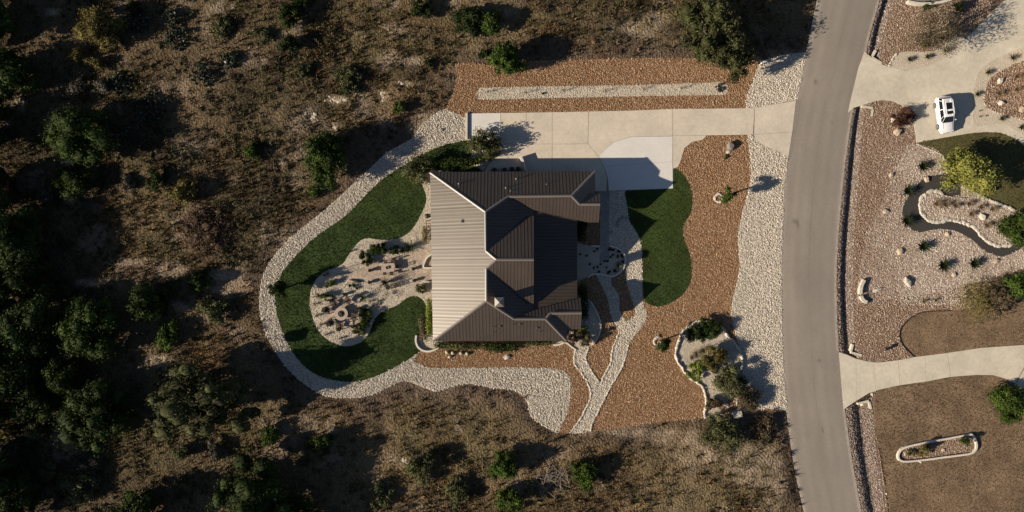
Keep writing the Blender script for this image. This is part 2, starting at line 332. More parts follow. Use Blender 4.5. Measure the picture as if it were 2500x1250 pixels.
def gz(x, y):
    px, py = TO_PX(np.asarray(x, float), np.asarray(y, float))
    w = wild_at(px, py)
    return w * ((fbm(x + 300, y + 300, 16, 2) - .5) * 1.3 + (fbm(x + 90, y + 50, 2.2, 3) - .5) * .5)
def gz1(x, y): return float(gz(np.array([x]), np.array([y]))[0])

# ------------------------------------------------------------------ wild ground
patches = [(820,243,28,13),(765,278,22,12),(935,235,16,14),(818,308,10,15),(872,228,22,9),(950,145,34,18),(990,205,18,8),(1010,150,30,14),(1570,70,60,25),(1600,45,40,20),(870,90,25,12),
           (165,395,18,8),(170,485,25,10),(45,255,20,22),(310,465,16,10),(450,740,40,22),(520,770,50,22),(390,880,45,18),(560,690,60,40),(1000,1130,35,10),(960,1118,30,8),(1700,1075,130,14),(1830,1130,70,60),(1550,1055,160,12),
           (230,690,60,12),(420,660,40,20),(480,560,70,60),(810,1050,15,40),(1700,1110,60,25),(1890,1180,30,70),(330,640,80,10),(130,30,20,10),(300,10,20,8),(540,20,40,20)]
def wildcol(px, py):
    x = (px - 1250) * S; y = (625 - py) * S
    base = np.array([.150, .106, .058]); olive = np.array([.108, .084, .042]); dark = np.array([.060, .045, .027]); mauve = np.array([.098, .069, .052])
    n1 = fbm(x + 40, y + 70, 9, 3)[:, None]; n2 = fbm(x + 11, y + 200, 3.2, 3)[:, None]
    c = base + (olive - base) * np.clip((n1 - .40) * 5, 0, 1)
    c = c + (dark - c) * np.clip((n2 - .56) * 6, 0, .8)
    near = np.clip(1.15 - np.abs(boxless(px, py)) / 105, 0, 1)[:, None]
    c = c + (mauve - c) * near * .9
    vignette = np.clip((950 - px) / 900, 0, 1)[:, None]       # vignette dimming toward the left, painted into the soil and grass colour
    c = c * (1 - .45 * vignette)
    c = c * (.68 + .56 * fbm(x + 500, y + 20, 13, 3))[:, None]**1.0
    bare = np.clip(.42 - fbm(x + 210, y + 77, 8, 3), 0, 1)[:, None]*6
    c = c + (np.array([.142, .103, .060])*(1 - .4*vignette) - c)*np.clip(bare, 0, .6)
    rust = np.clip((fbm(x + 620, y + 310, 7, 3) - .54) * 7, 0, .75)[:, None]
    c = c + (np.array([.100, .066, .034]) * (1 - .35 * vignette) - c) * rust * .6
    pale = np.clip((fbm(x + 820, y + 410, 4, 4) - .64) * 9, 0, .7)[:, None]
    c = c + (np.array([.22, .165, .115]) * (1 - .35 * vignette) - c) * pale
    f = np.zeros(len(px))
    for (a, b, ra, rb) in patches:
        d = ((px - a) / ra)**2 + ((py - b) / rb)**2
        f = np.maximum(f, np.clip(1.25 - d, 0, 1))
    f = (f * np.clip((fbm(x + 5, y + 9, .9, 3) - .3) * 3, 0, 1))[:, None]
    c = c + (np.array([.27, .205, .145]) - c) * f * .85
    rd = np.clip(1 - ((px - 500) / 90)**2 - ((py - 560) / 80)**2, 0, 1)[:, None]
    c = c + (np.array([.085, .045, .026]) - c) * rd * .6
    return c
_YB = boxblur((LAB != 0).astype(np.float32), 70)
def boxless(px, py):
    v = _YB[np.clip(py + MG, 0, LAB.shape[0]-1).astype(int), np.clip(px + MG, 0, LAB.shape[1]-1).astype(int)]
    return (.5 - v) * 220
def axis(lo, hi, st, far):
    core = np.arange(lo, hi + st, st); e = [1.5, 5, 15, 40, 100, 250, far]
    return np.concatenate([lo - np.array(e[::-1]), core, core[-1] + np.array(e)])
gx = axis(-76, 76, .42, 600); gy = axis(-42, 42, .42, 600)
X, Y = np.meshgrid(gx, gy)
xf, yf = X.ravel(), Y.ravel()
px, py = TO_PX(xf, yf)
zf = gz(xf, yf)
zf -= .03 * (lab_at(px, py) != 0)
zf[lab_at(px, py) == DITCH] = -1.3
nx, ny = len(gx), len(gy)
idx = np.arange(nx*ny).reshape(ny, nx)
F = np.stack([idx[:-1, :-1].ravel(), idx[:-1, 1:].ravel(), idx[1:, 1:].ravel(), idx[1:, :-1].ravel()], 1)
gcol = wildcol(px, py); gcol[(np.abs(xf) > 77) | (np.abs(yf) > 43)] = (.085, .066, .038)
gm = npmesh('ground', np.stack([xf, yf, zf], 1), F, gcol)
gm.polygons.foreach_set('use_smooth', [True]*len(gm.polygons))
tag(link('ground', gm, M['ground']), kind='structure')

def sheet(name, poly, z, m, z0=-.06, smooth_n=0):
    if smooth_n: poly = smoothpoly(poly, smooth_n)
    v, f = pxprism(poly, z0, z)
    return tag(obj(name, v, f, m), kind='structure')
# layered ground covers: each a real sheet a little above the one below
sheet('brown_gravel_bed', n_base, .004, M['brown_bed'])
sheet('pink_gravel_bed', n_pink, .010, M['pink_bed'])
sheet('dry_lawn', n_dry2, .028, M['lawn_dry'])
sheet('dry_lawn', n_dry1, .034, M['lawn_dry'])
sheet('neighbour_lawn', n_lawn, .07, M['lawn_n'])
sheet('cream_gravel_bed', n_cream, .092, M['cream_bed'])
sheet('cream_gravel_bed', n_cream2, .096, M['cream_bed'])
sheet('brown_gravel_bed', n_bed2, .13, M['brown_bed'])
sheet('garden_path', n_path, .024, M['asphalt_path'], smooth_n=2)
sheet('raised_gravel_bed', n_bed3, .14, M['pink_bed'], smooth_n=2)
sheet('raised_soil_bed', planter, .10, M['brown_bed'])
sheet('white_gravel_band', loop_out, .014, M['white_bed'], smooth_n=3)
sheet('back_lawn', lawn_poly, .060, M['lawn'])
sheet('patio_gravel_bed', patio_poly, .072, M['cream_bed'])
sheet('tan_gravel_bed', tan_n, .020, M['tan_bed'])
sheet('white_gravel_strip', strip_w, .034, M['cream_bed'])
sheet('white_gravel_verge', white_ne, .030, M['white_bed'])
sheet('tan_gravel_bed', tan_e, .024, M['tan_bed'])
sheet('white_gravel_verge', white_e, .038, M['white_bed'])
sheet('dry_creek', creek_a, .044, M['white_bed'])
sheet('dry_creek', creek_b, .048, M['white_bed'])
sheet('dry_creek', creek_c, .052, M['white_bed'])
sheet('front_lawn', lawn2, .066, M['lawn'])
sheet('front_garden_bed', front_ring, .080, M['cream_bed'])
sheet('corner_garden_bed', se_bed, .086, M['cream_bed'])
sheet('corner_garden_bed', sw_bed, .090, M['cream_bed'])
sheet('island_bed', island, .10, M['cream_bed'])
# road with paler worn edges
def resample(p, n):
    P = np.array(smoothpoly(p, 6, False)); d = np.r_[0, np.cumsum(np.linalg.norm(np.diff(P, axis=0), axis=1))]
    t = np.linspace(0, d[-1], n); return np.stack([np.interp(t, d, P[:, 0]), np.interp(t, d, P[:, 1])], 1)
NR, NU = 260, 41
Lr, Rr = resample(road_l, NR), resample(road_r, NR)
us = np.linspace(0, 1, NU)
Q = Lr[:, None]*(1-us)[None, :, None] + Rr[:, None]*us[None, :, None]
RX = (Q[..., 0]-1250)*S; RY = (625-Q[..., 1])*S
wear = np.ones((NR, NU))
for u0, w0, a0 in ((.20, .055, .07), (.38, .055, .06), (.64, .055, .07), (.82, .055, .06), (.02, .03, .14), (.98, .03, .14), (.51, .012, -.10)):
    wear += a0*np.exp(-((us[None]-u0-.012*np.sin(np.arange(NR)/23.)[:, None])/w0)**2)
tt = np.arange(NR)[:, None]*.62 + 0*us[None]; uu = us[None]*7.0 + 0*tt
wear += (vnoise(tt/14+3, uu/.9+2)-.5)*.10 + (vnoise(tt/3+9, uu/.5+7)-.5)*.06
dark_spots = [(1940,540,6,5),(2008,1050,2,7),(1947,548,3,9),(2030,300,3,3),(2000,880,4,3),(1990,200,4,6)]
for sx_, sy_, ra, rb in dark_spots:
    wear -= .45*np.exp(-((Q[..., 0]-sx_)/ra)**2-((Q[..., 1]-sy_)/rb)**2)
ii = np.arange(NR*NU).reshape(NR, NU)
RF = np.stack([ii[:-1, :-1].ravel(), ii[1:, :-1].ravel(), ii[1:, 1:].ravel(), ii[:-1, 1:].ravel()], 1)
rc = np.array([.208, .178, .148])[None]*wear.ravel()[:, None]
crown_ = .05+.06*(1-(2*us-1)**2)
rm_ = npmesh('road', np.stack([RX.ravel(), RY.ravel(), np.tile(crown_, NR)], 1), RF, rc)
tag(link('road', rm_, M['road']), kind='structure')
for e in (road_l, road_r):
    v, f = sweep([tuple(G(a, b)) for a, b in smoothpoly(e, 4, False)], .32, .0, .058, taper=.9)
    tag(obj('road_edge', v, f, M['road_edge']), kind='structure')
# ditches with a real V section
US = [0, .22, .38, .50, .62, .78, 1.0]; UZ = [.0, -.03, -.26, -.48, -.46, -.22, .012]
def resample(p, n):
    P = np.array(smoothpoly(p, 6, False)); d = np.r_[0, np.cumsum(np.linalg.norm(np.diff(P, axis=0), axis=1))]
    t = np.linspace(0, d[-1], n); return np.stack([np.interp(t, d, P[:, 0]), np.interp(t, d, P[:, 1])], 1)
ditch_lr = []
for l, r in ditches:
    n = 60; L, R = resample(l, n), resample(r, n); ditch_lr.append((L, R))
    v = []; f = []; k = len(US)
    for i in range(n):
        for u, z in zip(US, UZ):
            q = L[i]*(1-u) + R[i]*u; g = G(*q); v.append((g[0], g[1], z))
    for i in range(n-1):
        for j in range(k-1): f.append((i*k+j, i*k+j+1, (i+1)*k+j+1, (i+1)*k+j))
    tag(obj('roadside_ditch', v, f, M['ditch_bed']), kind='structure')

# ------------------------------------------------------------------ concrete: driveways cut into slabs
def driveway(name, base, slabs, zb, zt, mats, jm):
    v, f = pxprism(base, -.05, zb)
    o = tag(obj(name, v, f, jm), kind='structure')
    for poly, mk in slabs:
        P = np.array(poly, float); c = P.mean(0)
        d = P - c; L = np.linalg.norm(d, axis=1)[:, None]
        P = c + d * (1 - .55 / L)
        v, f = pxprism([tuple(p) for p in P], zb - .02, zt + random.uniform(0, .006))
        obj('slab', v, f, mats[mk], o)
    return o
sl = [([(1141,277),(1222,276),(1222,343),(1141,343)], 1),
      ([(1222,276),(1285,275),(1285,352),(1228,352),(1222,343)], 0),
      ([(1285,275),(1348,274),(1348,352),(1285,352)], 0),
      ([(1228,352),(1348,352),(1348,450),(1192,450),(1182,420),(1192,402),(1222,374)], 0),
      ([(1348,274),(1437,272),(1435,351),(1348,352)], 0),
      ([(1348,352),(1435,351),(1461,382),(1478,415),(1482,440),(1480,467),(1440,468),(1440,450),(1348,450)], 0),
      ([(1437,272),(1540,270),(1642,266),(1642,332),(1540,334),(1500,346),(1480,362),(1461,382),(1435,351)], 0),
      ([(1461,382),(1480,362),(1500,346),(1540,334),(1642,333),(1642,395),(1482,405)], 1),
      ([(1461,382),(1482,405),(1642,395),(1643,460),(1486,466),(1484,440),(1478,415)], 1),
      ([(1642,266),(1745,265),(1842,264),(1838,329),(1725,331),(1642,331)], 0),
      ([(1642,331),(1725,331),(1715,341),(1690,346),(1670,362),(1662,390),(1655,408),(1643,412)], 0),
      ([(1842,264),(1870,258),(1943,246),(1934,322),(1841,329)], 0),
      ([(1841,329),(1934,322),(1924,386),(1905,373),(1843,345)], 0)]
driveway('driveway', drive, sl, .072, .090, [M['concrete'], M['concrete_w']], M['joint'])
walk = [(1464,467),(1487,467),(1487,603),(1487,640),(1464,640),(1464,603)]
wsl = [([(1464,467 + i*17.2),(1487,467 + i*17.2),(1487,484.2 + i*17.2),(1464,484.2 + i*17.2)], 0) for i in range(10)]
driveway('front_walk', walk, wsl, .098, .112, [M['flag_gray']], M['joint'])
sheet_n = smoothpoly(n_drive, 2)
nd1 = driveway('neighbour_driveway', n_drive, [], .080, .084, [M['concrete_n']], M['concrete_n'])
v, f = sweep([tuple(G(*p)) for p in [(2093,290+0),(2150,250),(2215,247),(2290,240)]], .05, .07, .086)
nd2 = driveway('neighbour_driveway', n_drive2, [
    (nz4([(95,762),(160,782),(240,817),(245,1172),(135,1250)]), 0),
    (nz4([(240,817),(340,840),(390,848),(408,1092),(350,1110),(260,1165),(245,1172)]), 0),
    (nz4([(390,848),(440,848),(600,830),(615,1042),(440,1080),(408,1092)]), 0),
    (nz4([(600,830),(735,803),(825,792),(835,1012),(615,1042)]), 0),
    (nz4([(825,792),(1015,768),(1042,972),(835,1012)]), 0),
    (nz4([(1015,768),(1300,725),(1667,700),(1680,860),(1590,1028),(1500,985),(1400,958),(1260,955),(1042,972)]), 0),
    (nz4([(1682,700),(2200,690),(2200,1490),(1750,1178),(1667,1088),(1595,1030),(1690,860)]), 0)], .060, .074, [M['concrete_n']], M['joint'])

# ------------------------------------------------------------------ gravel: real stones, too many to count
PYR = np.array([[1,0,-.35],[0,1,-.35],[-1,0,-.35],[0,-1,-.35],[0,0,1.05]], float)
OF = np.array([[0,1,4],[1,2,4],[2,3,4],[3,0,4]])
def stones(name, P, size, cols, label=None, cat=None):
    n = len(P)
    az = rng.uniform(0, 2*np.pi, n); ca, sa = np.cos(az), np.sin(az)
    sc = size[:, None] * rng.uniform(.65, 1.3, (n, 3))
    V = PYR[None] * sc[:, None, :] * rng.uniform(.7, 1.2, (n, 5, 1))
    V[:, 4, :2] += sc[:, :2] * rng.uniform(-.55, .55, (n, 2))
    V[:, :4, 2] += sc[:, 2:3] * rng.uniform(-.25, .3, (n, 4))
    x = V[..., 0]*ca[:, None]-V[..., 1]*sa[:, None]; y = V[..., 0]*sa[:, None]+V[..., 1]*ca[:, None]
    V = np.stack([x, y, V[..., 2]], 2) + P[:, None, :]
    F = (OF[None] + (np.arange(n) * 5)[:, None, None]).reshape(-1, 3)
    m = npmesh(name, V.reshape(-1, 3), F, np.repeat(cols, 5, 0))
    return tag(link(name, m, M['stone_attr']), label, cat, None, 'stuff')
ZREG = {WHITE: .045, TAN: .03, CREAM: .09, PINK: .02, BROWN: .015}
def sample_region(code, per_m2, bbox=(-60, -60, 2560, 1310), cond=None):
    a, b, c, d = bbox
    n = int((c-a)*(d-b)*S*S*per_m2)
    px = rng.uniform(a, c, n); py = rng.uniform(b, d, n)
    k = lab_at(px, py) == code
    px, py = px[k], py[k]
    if cond is not None:
        k = cond(px, py); px, py = px[k], py[k]
    return px, py
def pick(pal, n, jit=.18):
    pal = np.array(pal); c = pal[rng.integers(0, len(pal), n)]
    return c * rng.uniform(1-jit, 1+jit, (n, 1))
def gravel(name, px, py, z, size, pal, label, cat='gravel', jit=.2, mix=None):
    n = len(px); px = px+rng.normal(0, 1.3, n)*(rng.random(n) < .5); py = py+rng.normal(0, 1.3, n)*(rng.random(n) < .5)   # raked and kicked about at the borders
    x = (px-1250)*S; y = (625-py)*S
    zz = z if np.ndim(z) else np.full(n, z)
    s = size * rng.uniform(.7, 1.35, n)
    cc = pick(pal, n, jit)
    if mix is not None:                      # the two gravels are raked into each other along their border
        t = np.clip((px - (2085 + (740-py)*.20))/120 + (fbm(x+31, y+12, 3, 3)-.5)*1.6, .02, .98)
        t = np.where((py < 250) | (py > 745) | (px > 2360), mix[1], t)
        k = rng.random(n) < t
        cc = np.where(k[:, None], pick(PP, n, jit), pick(PB, n, jit))
    return stones(name, np.stack([x, y, zz + s*.2], 1), s, cc, label, cat)
PW = [(.65,.575,.475),(.58,.505,.405),(.71,.645,.55),(.51,.435,.34),(.61,.525,.415),(.37,.31,.24)]
PT = [(.385,.235,.130),(.305,.178,.096),(.45,.305,.182),(.25,.142,.076),(.34,.20,.112),(.52,.39,.26),(.165,.097,.056)]
PC = [(.56,.49,.39),(.50,.43,.34),(.60,.54,.45),(.42,.35,.27)]
PP = [(.48,.39,.31),(.56,.49,.41),(.37,.28,.215),(.62,.56,.48),(.28,.20,.155)]
PB = [(.30,.20,.14),(.24,.155,.10),(.36,.26,.19),(.18,.12,.08),(.44,.34,.27)]
px, py = sample_region(WHITE, 95, cond=lambda x, y: ~((x > 1150) & (x < 1790) & (y < 260)))
gravel('white_gravel', px, py, .045, .072, PW, 'white limestone gravel filling the beds around the metal roofed house')
px, py = sample_region(WHITE, 80, (1150, 190, 1790, 255))
gravel('pale_gravel', px, py, .045, .05, PC, 'fine pale gravel strip between the tan gravel above the driveway')
px, py = sample_region(TAN, 100)
gravel('tan_gravel', px, py, .034, .060, PT, 'orange tan crushed gravel in the front yard beds')
px, py = sample_region(CREAM, 55, (740, 400, 1900, 1050))
gravel('cream_gravel', px, py, np.where(px > 1600, .115, .085), .05, PC, 'fine cream gravel around the patio and garden beds')
px, py = sample_region(PINK, 78)
inb = np.zeros(len(px), bool)
_L = LAB.copy(); LAB[:] = 0; paint(smoothpoly(n_bed3, 2), 1); inb = lab_at(px, py) == 1; LAB[:] = _L
gravel('pink_gravel', px, py, np.where(inb, .15,   .02), .064, PP, 'mixed pinkish gravel across the yard over the road', mix=(1, .95))
px, py = sample_region(BROWN, 78, cond=lambda x, y: x < 2420)
gravel('brown_gravel', px, py, np.where((py > 1050), .10, .014), .064, PB, 'brown crushed gravel along the far side of the road', mix=(1, .12))
px, py = sample_region(BROWN, 55, (2395, 130, 2560, 320))
gravel('brown_gravel', px, py, .14, .08, PB, 'brown gravel in the rounded bed beside the white car')
px, py = sample_region(CREAM, 12, (2100, 80, 2560, 360))
gravel('cream_gravel', px, py, .098, .045, PC, 'scattered cream gravel bordering the curved driveway with the car')
DP = []
for L, R in ditch_lr:
    ln = np.linalg.norm(np.diff(L, axis=0), axis=1).sum()*S; wd = np.linalg.norm(L-R, axis=1).mean()*S
    n = int(ln*wd*95); i = rng.uniform(0, len(L)-1.01, n); u = rng.uniform(.03, .97, n); a = i.astype(int); fr = (i-a)[:, None]
    q = (L[a]*(1-fr)+L[a+1]*fr)*(1-u[:, None]) + (R[a]*(1-fr)+R[a+1]*fr)*u[:, None]
    DP.append(np.stack([(q[:, 0]-1250)*S, (625-q[:, 1])*S, np.interp(u, US, UZ)+.02], 1))
DP = np.concatenate(DP)
stones('ditch_rock', DP, .085*rng.uniform(.7, 1.4, len(DP)), pick([(.20,.15,.12),(.30,.24,.20),(.14,.10,.08),(.40,.34,.30),(.24,.17,.13)], len(DP)), 'dark rough rock lining the roadside ditch', 'rock')

# ------------------------------------------------------------------ wild grass tufts, turf blades (uncountable)
def blades(name, P, nb, length, width, lean, cols, mtl, label, cat, jit=.25):
    n = len(P)
    c = np.repeat(P, nb, 0); N = n*nb
    az = rng.uniform(0, 2*np.pi, N); ln = np.repeat(length, nb)*rng.uniform(.6, 1.25, N); le = rng.uniform(lean[0], lean[1], N)
    d = np.stack([np.cos(az)*np.sin(le), np.sin(az)*np.sin(le), np.cos(le)], 1)
    t = np.stack([-np.sin(az), np.cos(az), np.zeros(N)], 1); w = np.repeat(width, nb)[:, None]
    c = c + d*np.array([.12, .12, 0])*ln[:, None]
    V = np.stack([c - t*w*.5, c + t*w*.5, c + d*ln[:, None]], 1)
    F = np.arange(N*3).reshape(N, 3)
    cc = np.repeat(cols, nb, 0)*rng.uniform(1-jit, 1+jit, (N, 1))
    m = npmesh(name, V.reshape(-1, 3), F, np.repeat(cc, 3, 0))
    return tag(link(name, m, mtl), label, cat, None, 'stuff')
def wild_points(per):
    n = int(2205*1560*S*S*per)
    px = rng.uniform(-155, 2050, n); py = rng.uniform(-155, 1405, n)
    k = (lab_at(px, py) == 0) & (lab_at(px+5, py) == 0) & (lab_at(px-5, py) == 0) & (lab_at(px, py+5) == 0) & (lab_at(px, py-5) == 0); px, py = px[k], py[k]
    return px, py, (px-1250)*S, (625-py)*S
tracks = [[(815,-20),(862,60),(858,120),(806,190),(775,240),(700,330)],[(640,60),(668,110),(700,170),(690,230)],[(600,640),(540,700),(470,760),(420,800),(330,840)],[(880,1010),(1000,1060),(1150,1090),(1330,1085),(1560,1070),(1900,1060)],[(1240,20),(1400,60),(1560,80),(1660,110)]]
def track_d(px, py):
    dm = np.full(len(px), 1e9)
    for t in tracks:
        P = np.array(smoothpoly(t, 3, False))
        for p, q in zip(P[:-1], P[1:]):
            dx, dy = q-p; u = np.clip(((px-p[0])*dx+(py-p[1])*dy)/(dx*dx+dy*dy+1e-9), 0, 1)
            dm = np.minimum(dm, np.hypot(px-p[0]-u*dx, py-p[1]-u*dy))
    return dm
def thin(px, py, d):
    x = (px-1250)*S; y = (625-py)*S
    d = d*np.clip((fbm(x+210, y+77, 8, 3)-.33)*5, .35, 1.0)
    d = d*np.where(track_d(px, py) < 7, .12, 1)
    d = d*(1-.72*np.clip(1.1 - np.abs(boxless(px, py))/100, 0, 1))
    for (a, b, ra, rb) in patches: d = d*np.where(((px-a)/ra)**2+((py-b)/rb)**2 < 1, .3, 1)
    return rng.random(len(px)) < d
px, py, x, y = wild_points(17)
k = thin(px, py, np.clip((fbm(x+7, y+3, 1.6, 3)-.28)*2.6, .3, 1)); px, py, x, y = px[k], py[k], x[k], y[k]
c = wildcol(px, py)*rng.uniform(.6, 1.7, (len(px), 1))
lnn = rng.uniform(.12, .28, len(px))
blades('dry_grass', np.stack([x, y, gz(x, y)-.02], 1), 5, lnn, lnn*.34, (.3, 1.3), c, M['tuft'], 'short dry brown grass covering the wild hillside', 'grass')
# bigger hummocks of bunch grass
px, py, x, y = wild_points(5.2)
k = thin(px, py, np.clip((fbm(x+57, y+3, 3.0, 3)-.25)*2.4, .25, 1)); px, py, x, y = px[k], py[k], x[k], y[k]
pal = np.array([(1.25,1.2,1.05),(.9,.98,.8),(1.5,1.35,1.15),(.6,.68,.5),(1.15,.98,.8),(.75,.72,.7)])
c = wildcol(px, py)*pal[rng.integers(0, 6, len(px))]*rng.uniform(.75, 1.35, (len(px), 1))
lnn = rng.uniform(.22, .5, len(px))*np.where(rng.random(len(px)) < .25, 1.5, 1)
blades('bunch_grass', np.stack([x, y, gz(x, y)-.02], 1), 14, lnn, lnn*.26, (.1, 1.35), c, M['tuft'], 'clumps of taller bunch grass all over the wild hillside', 'grass')
# low leafy brush
px, py, x, y = wild_points(1.3)
k = thin(px, py, np.clip((fbm(x+157, y+33, 7, 3)-.35)*3, .06, 1)*np.clip(1.15-px/1900, .35, 1)); px, py, x, y = px[k], py[k], x[k], y[k]
nbr = 30; N = len(px)*nbr
pal = np.array([(.040,.040,.017),(.062,.052,.028),(.030,.034,.013),(.078,.062,.036),(.058,.054,.024),(.085,.062,.036)])*1.0
cc = np.repeat(pal[rng.integers(0, 6, len(px))], nbr, 0)*rng.uniform(.6, 1.5, (N, 1))
rr_ = np.repeat(rng.uniform(.25, .62, len(px)), nbr)[:, None]
d = rng.normal(size=(N, 3)); d[:, 2] = np.abs(d[:, 2])*.8+.15; d /= np.linalg.norm(d, axis=1)[:, None]
Cb = np.repeat(np.stack([x, y, gz(x, y)], 1), nbr, 0) + d*rr_*rng.uniform(.6, 1.1, (N, 1))
T_ = np.cross(d, rng.normal(size=(N, 3))); T_ /= np.linalg.norm(T_, axis=1)[:, None]; B_ = np.cross(d, T_)
sz_ = rng.uniform(.07, .13, (N, 1))
Vb = np.stack([Cb-T_*sz_, Cb+B_*sz_*.7, Cb+T_*sz_, Cb-B_*sz_*.7], 1)
tag(link('low_brush', npmesh('low_brush', Vb.reshape(-1, 3), np.arange(N*4).reshape(N, 4), np.repeat(cc, 4, 0)), M['leaf']), 'low dark leafy brush dotted through the wild hillside grass', 'brush', None, 'stuff')
def turf(code, per, col, name, label, zz, bbox=(-60, -60, 2560, 1310), col2=None, mow=0.0):
    px, py = sample_region(code, per, bbox); x = (px-1250)*S; y = (625-py)*S
    n5 = fbm(x+3, y+8, 4, 3)[:, None]
    c = np.array(col)[None]*(.5+1.0*n5)*rng.uniform(.8, 1.25, (len(px), 1))
    if col2 is not None: c = c + (np.array(col2)[None]-c)*np.clip((fbm(x+80, y+41, 6, 4)[:, None]-.46)*6, 0, .85)
    if mow: c = c*(1+mow*np.sign(np.sin((x*.62+y*.78)*2*np.pi/1.15+.5*np.sin(x*.3))))[:, None]
    blades(name, np.stack([x, y, np.full(len(px), zz)], 1), 3, np.full(len(px), .10), np.full(len(px), .09), (.3, 1.2), c, M['tuft'], label, 'grass')
turf(LAWN, 45, (.033, .052, .014), 'lawn_grass', 'short dark green turf on the lawns around the house', .062, col2=(.062, .078, .018), mow=.14)
turf(DRY, 26, (.205, .140, .086), 'dry_lawn_grass', 'parched brown lawn grass across the road', .03, col2=(.105, .082, .046))
turf(NLAWN, 40, (.098, .088, .034), 'neighbour_grass', 'olive green turf beside the driveway with the white car', .072)

# ------------------------------------------------------------------ the house
house = empty('house', (0, 0, 0))
tag(house, 'large house with dark brown standing seam metal roof in the gravel yard', 'house')
roof_faces = {
 'west': [(1050,422,3.2),(1185,517,6.7),(1186,612,6.7),(1212,634,7.35),(1187,656,6.7),(1187,735,6.7),(1057,833,3.2)],
 'north': [(1050,420,3.2),(1185,517,6.7),(1240,480,5.38),(1395,478,5.38),(1453,418,3.2)],
 'east_upper_n': [(1185,517,6.7),(1240,480,5.38),(1302,513,4.1),(1303,527,4.1),(1285,528,4.35),(1186,612,6.7)],
 'east_upper_s': [(1187,735,6.7),(1255,779,5.15),(1303,756,4.1),(1303,741,4.1),(1285,741,4.35),(1187,656,6.7)],
 'gable_n': [(1212,634,7.35),(1186,612,6.7),(1285,527,4.3),(1303,527,4.3),(1303,634,7.35)],
 'gable_s': [(1212,634,7.35),(1187,656,6.7),(1285,741,4.3),(1303,741,4.3),(1303,634,7.35)],
 'east_lower': [(1302,512,4.0),(1409,537,3.12),(1409,729,3.12),(1302,757,4.0)],
 'wing_n_south': [(1240,480,5.38),(1395,478,5.38),(1415,499,4.72),(1465,499,4.72),(1462,543,3.15),(1437,543,3.15),(1409,537,3.32),(1302,512,4.2)],
 'wing_n_east': [(1395,478,5.38),(1453,418,3.2),(1453,473,3.2),(1440,473,3.75),(1415,499,4.72)],
 'porch_n': [(1415,499,4.72),(1465,499,4.72),(1465,471,3.72),(1440,472,3.72)],
 'south': [(1057,833,3.2),(1187,735,6.7),(1255,779,5.15),(1332,779,5.15),(1383,832,3.2)],
 'wing_s_east': [(1332,779,5.15),(1343,765,4.85),(1386,804,3.3),(1383,832,3.2)],
 'porch_s': [(1343,765,4.85),(1420,764,4.85),(1418,804,3.25),(1386,804,3.25)],
 'wing_s_north': [(1255,779,5.15),(1332,779,5.15),(1343,765,4.85),(1420,764,4.85),(1417,727,3.4),(1409,729,3.4),(1302,757,4.15)],
}
def clip(poly, axis_i, val, keep_gt):
    out = []; n = len(poly)
    for i in range(n):
        a, b = poly[i], poly[(i+1) % n]
        da, db = a[axis_i]-val, b[axis_i]-val
        if not keep_gt: da, db = -da, -db
        if da >= 0: out.append(a)
        if (da >= 0) != (db >= 0):
            t = da/(da-db); out.append(tuple(a[k]+(b[k]-a[k])*t for k in range(2)))
    return out
deckV, deckF = [], []
roof_m = None
roof = None
panel_jobs = []
for fname, vs_ in roof_faces.items():
    P = np.array([W(*v) for v in vs_])
    A = np.c_[P[:, :2], np.ones(len(P))]; co = np.linalg.lstsq(A, P[:, 2], rcond=None)[0]
    b = len(deckV); n = len(P)
    ar = sum(P[i, 0]*P[(i+1) % n, 1]-P[(i+1) % n, 0]*P[i, 1] for i in range(n))
    if ar < 0: P = P[::-1]
    zp = P[:, 0]*co[0]+P[:, 1]*co[1]+co[2]
    deckV += [(p[0], p[1], z-.03) for p, z in zip(P, zp)] + [(p[0], p[1], z-.26) for p, z in zip(P, zp)]
    deckF += [tuple(range(b, b+n)), tuple(range(b+n, b+2*n))[::-1]] + [(b+(i+1) % n, b+i, b+n+i, b+n+(i+1) % n) for i in range(n)]
    panel_jobs.append((fname, P, co))
roof = obj('roof', deckV, deckF, M['frame'], house)
PWID = .425
for fname, P, co in panel_jobs:
    g = np.array(co[:2]); d = -g/np.linalg.norm(g); l = np.array([-d[1], d[0]])
    Q = [(float(p[:2] @ l), float(p[:2] @ d)) for p in P]
    lo = min(q[0] for q in Q); hi = max(q[0] for q in Q)
    npan = max(1, round((hi-lo)/PWID)); wd = (hi-lo)/npan
    for i in range(npan):
        l0 = lo+i*wd; V, F = [], []
        rh = .016 if fname == 'west' else .034; sag = random.uniform(.002, .006); tilt = random.uniform(-.004, .004)
        prof = [(0, 0), (.010, rh), (.020, 0), (.14, -sag), (.24, -sag*1.2+tilt), (.34, -sag*.5+tilt), (wd, 0)]
        for (a, za), (c_, zc) in zip(prof[:-1], prof[1:]):
            q = clip(clip(Q, 0, l0+a, True), 0, l0+c_, False)
            if len(q) < 3: continue
            b = len(V)
            for (u, v_) in q:
                xy = l*u + d*v_; t = (u-l0-a)/(c_-a)
                V.append((xy[0], xy[1], co[0]*xy[0]+co[1]*xy[1]+co[2]+.012+za*(1-t)+zc*t))
            ar = sum(V[b+k][0]*V[b+(k+1) % len(q)][1]-V[b+(k+1) % len(q)][0]*V[b+k][1] for k in range(len(q)))
            F.append(tuple(range(b, b+len(q))) if ar > 0 else tuple(range(b, b+len(q)))[::-1])
        if F: obj('roof_panel', V, F, M['metal_roof'], roof)
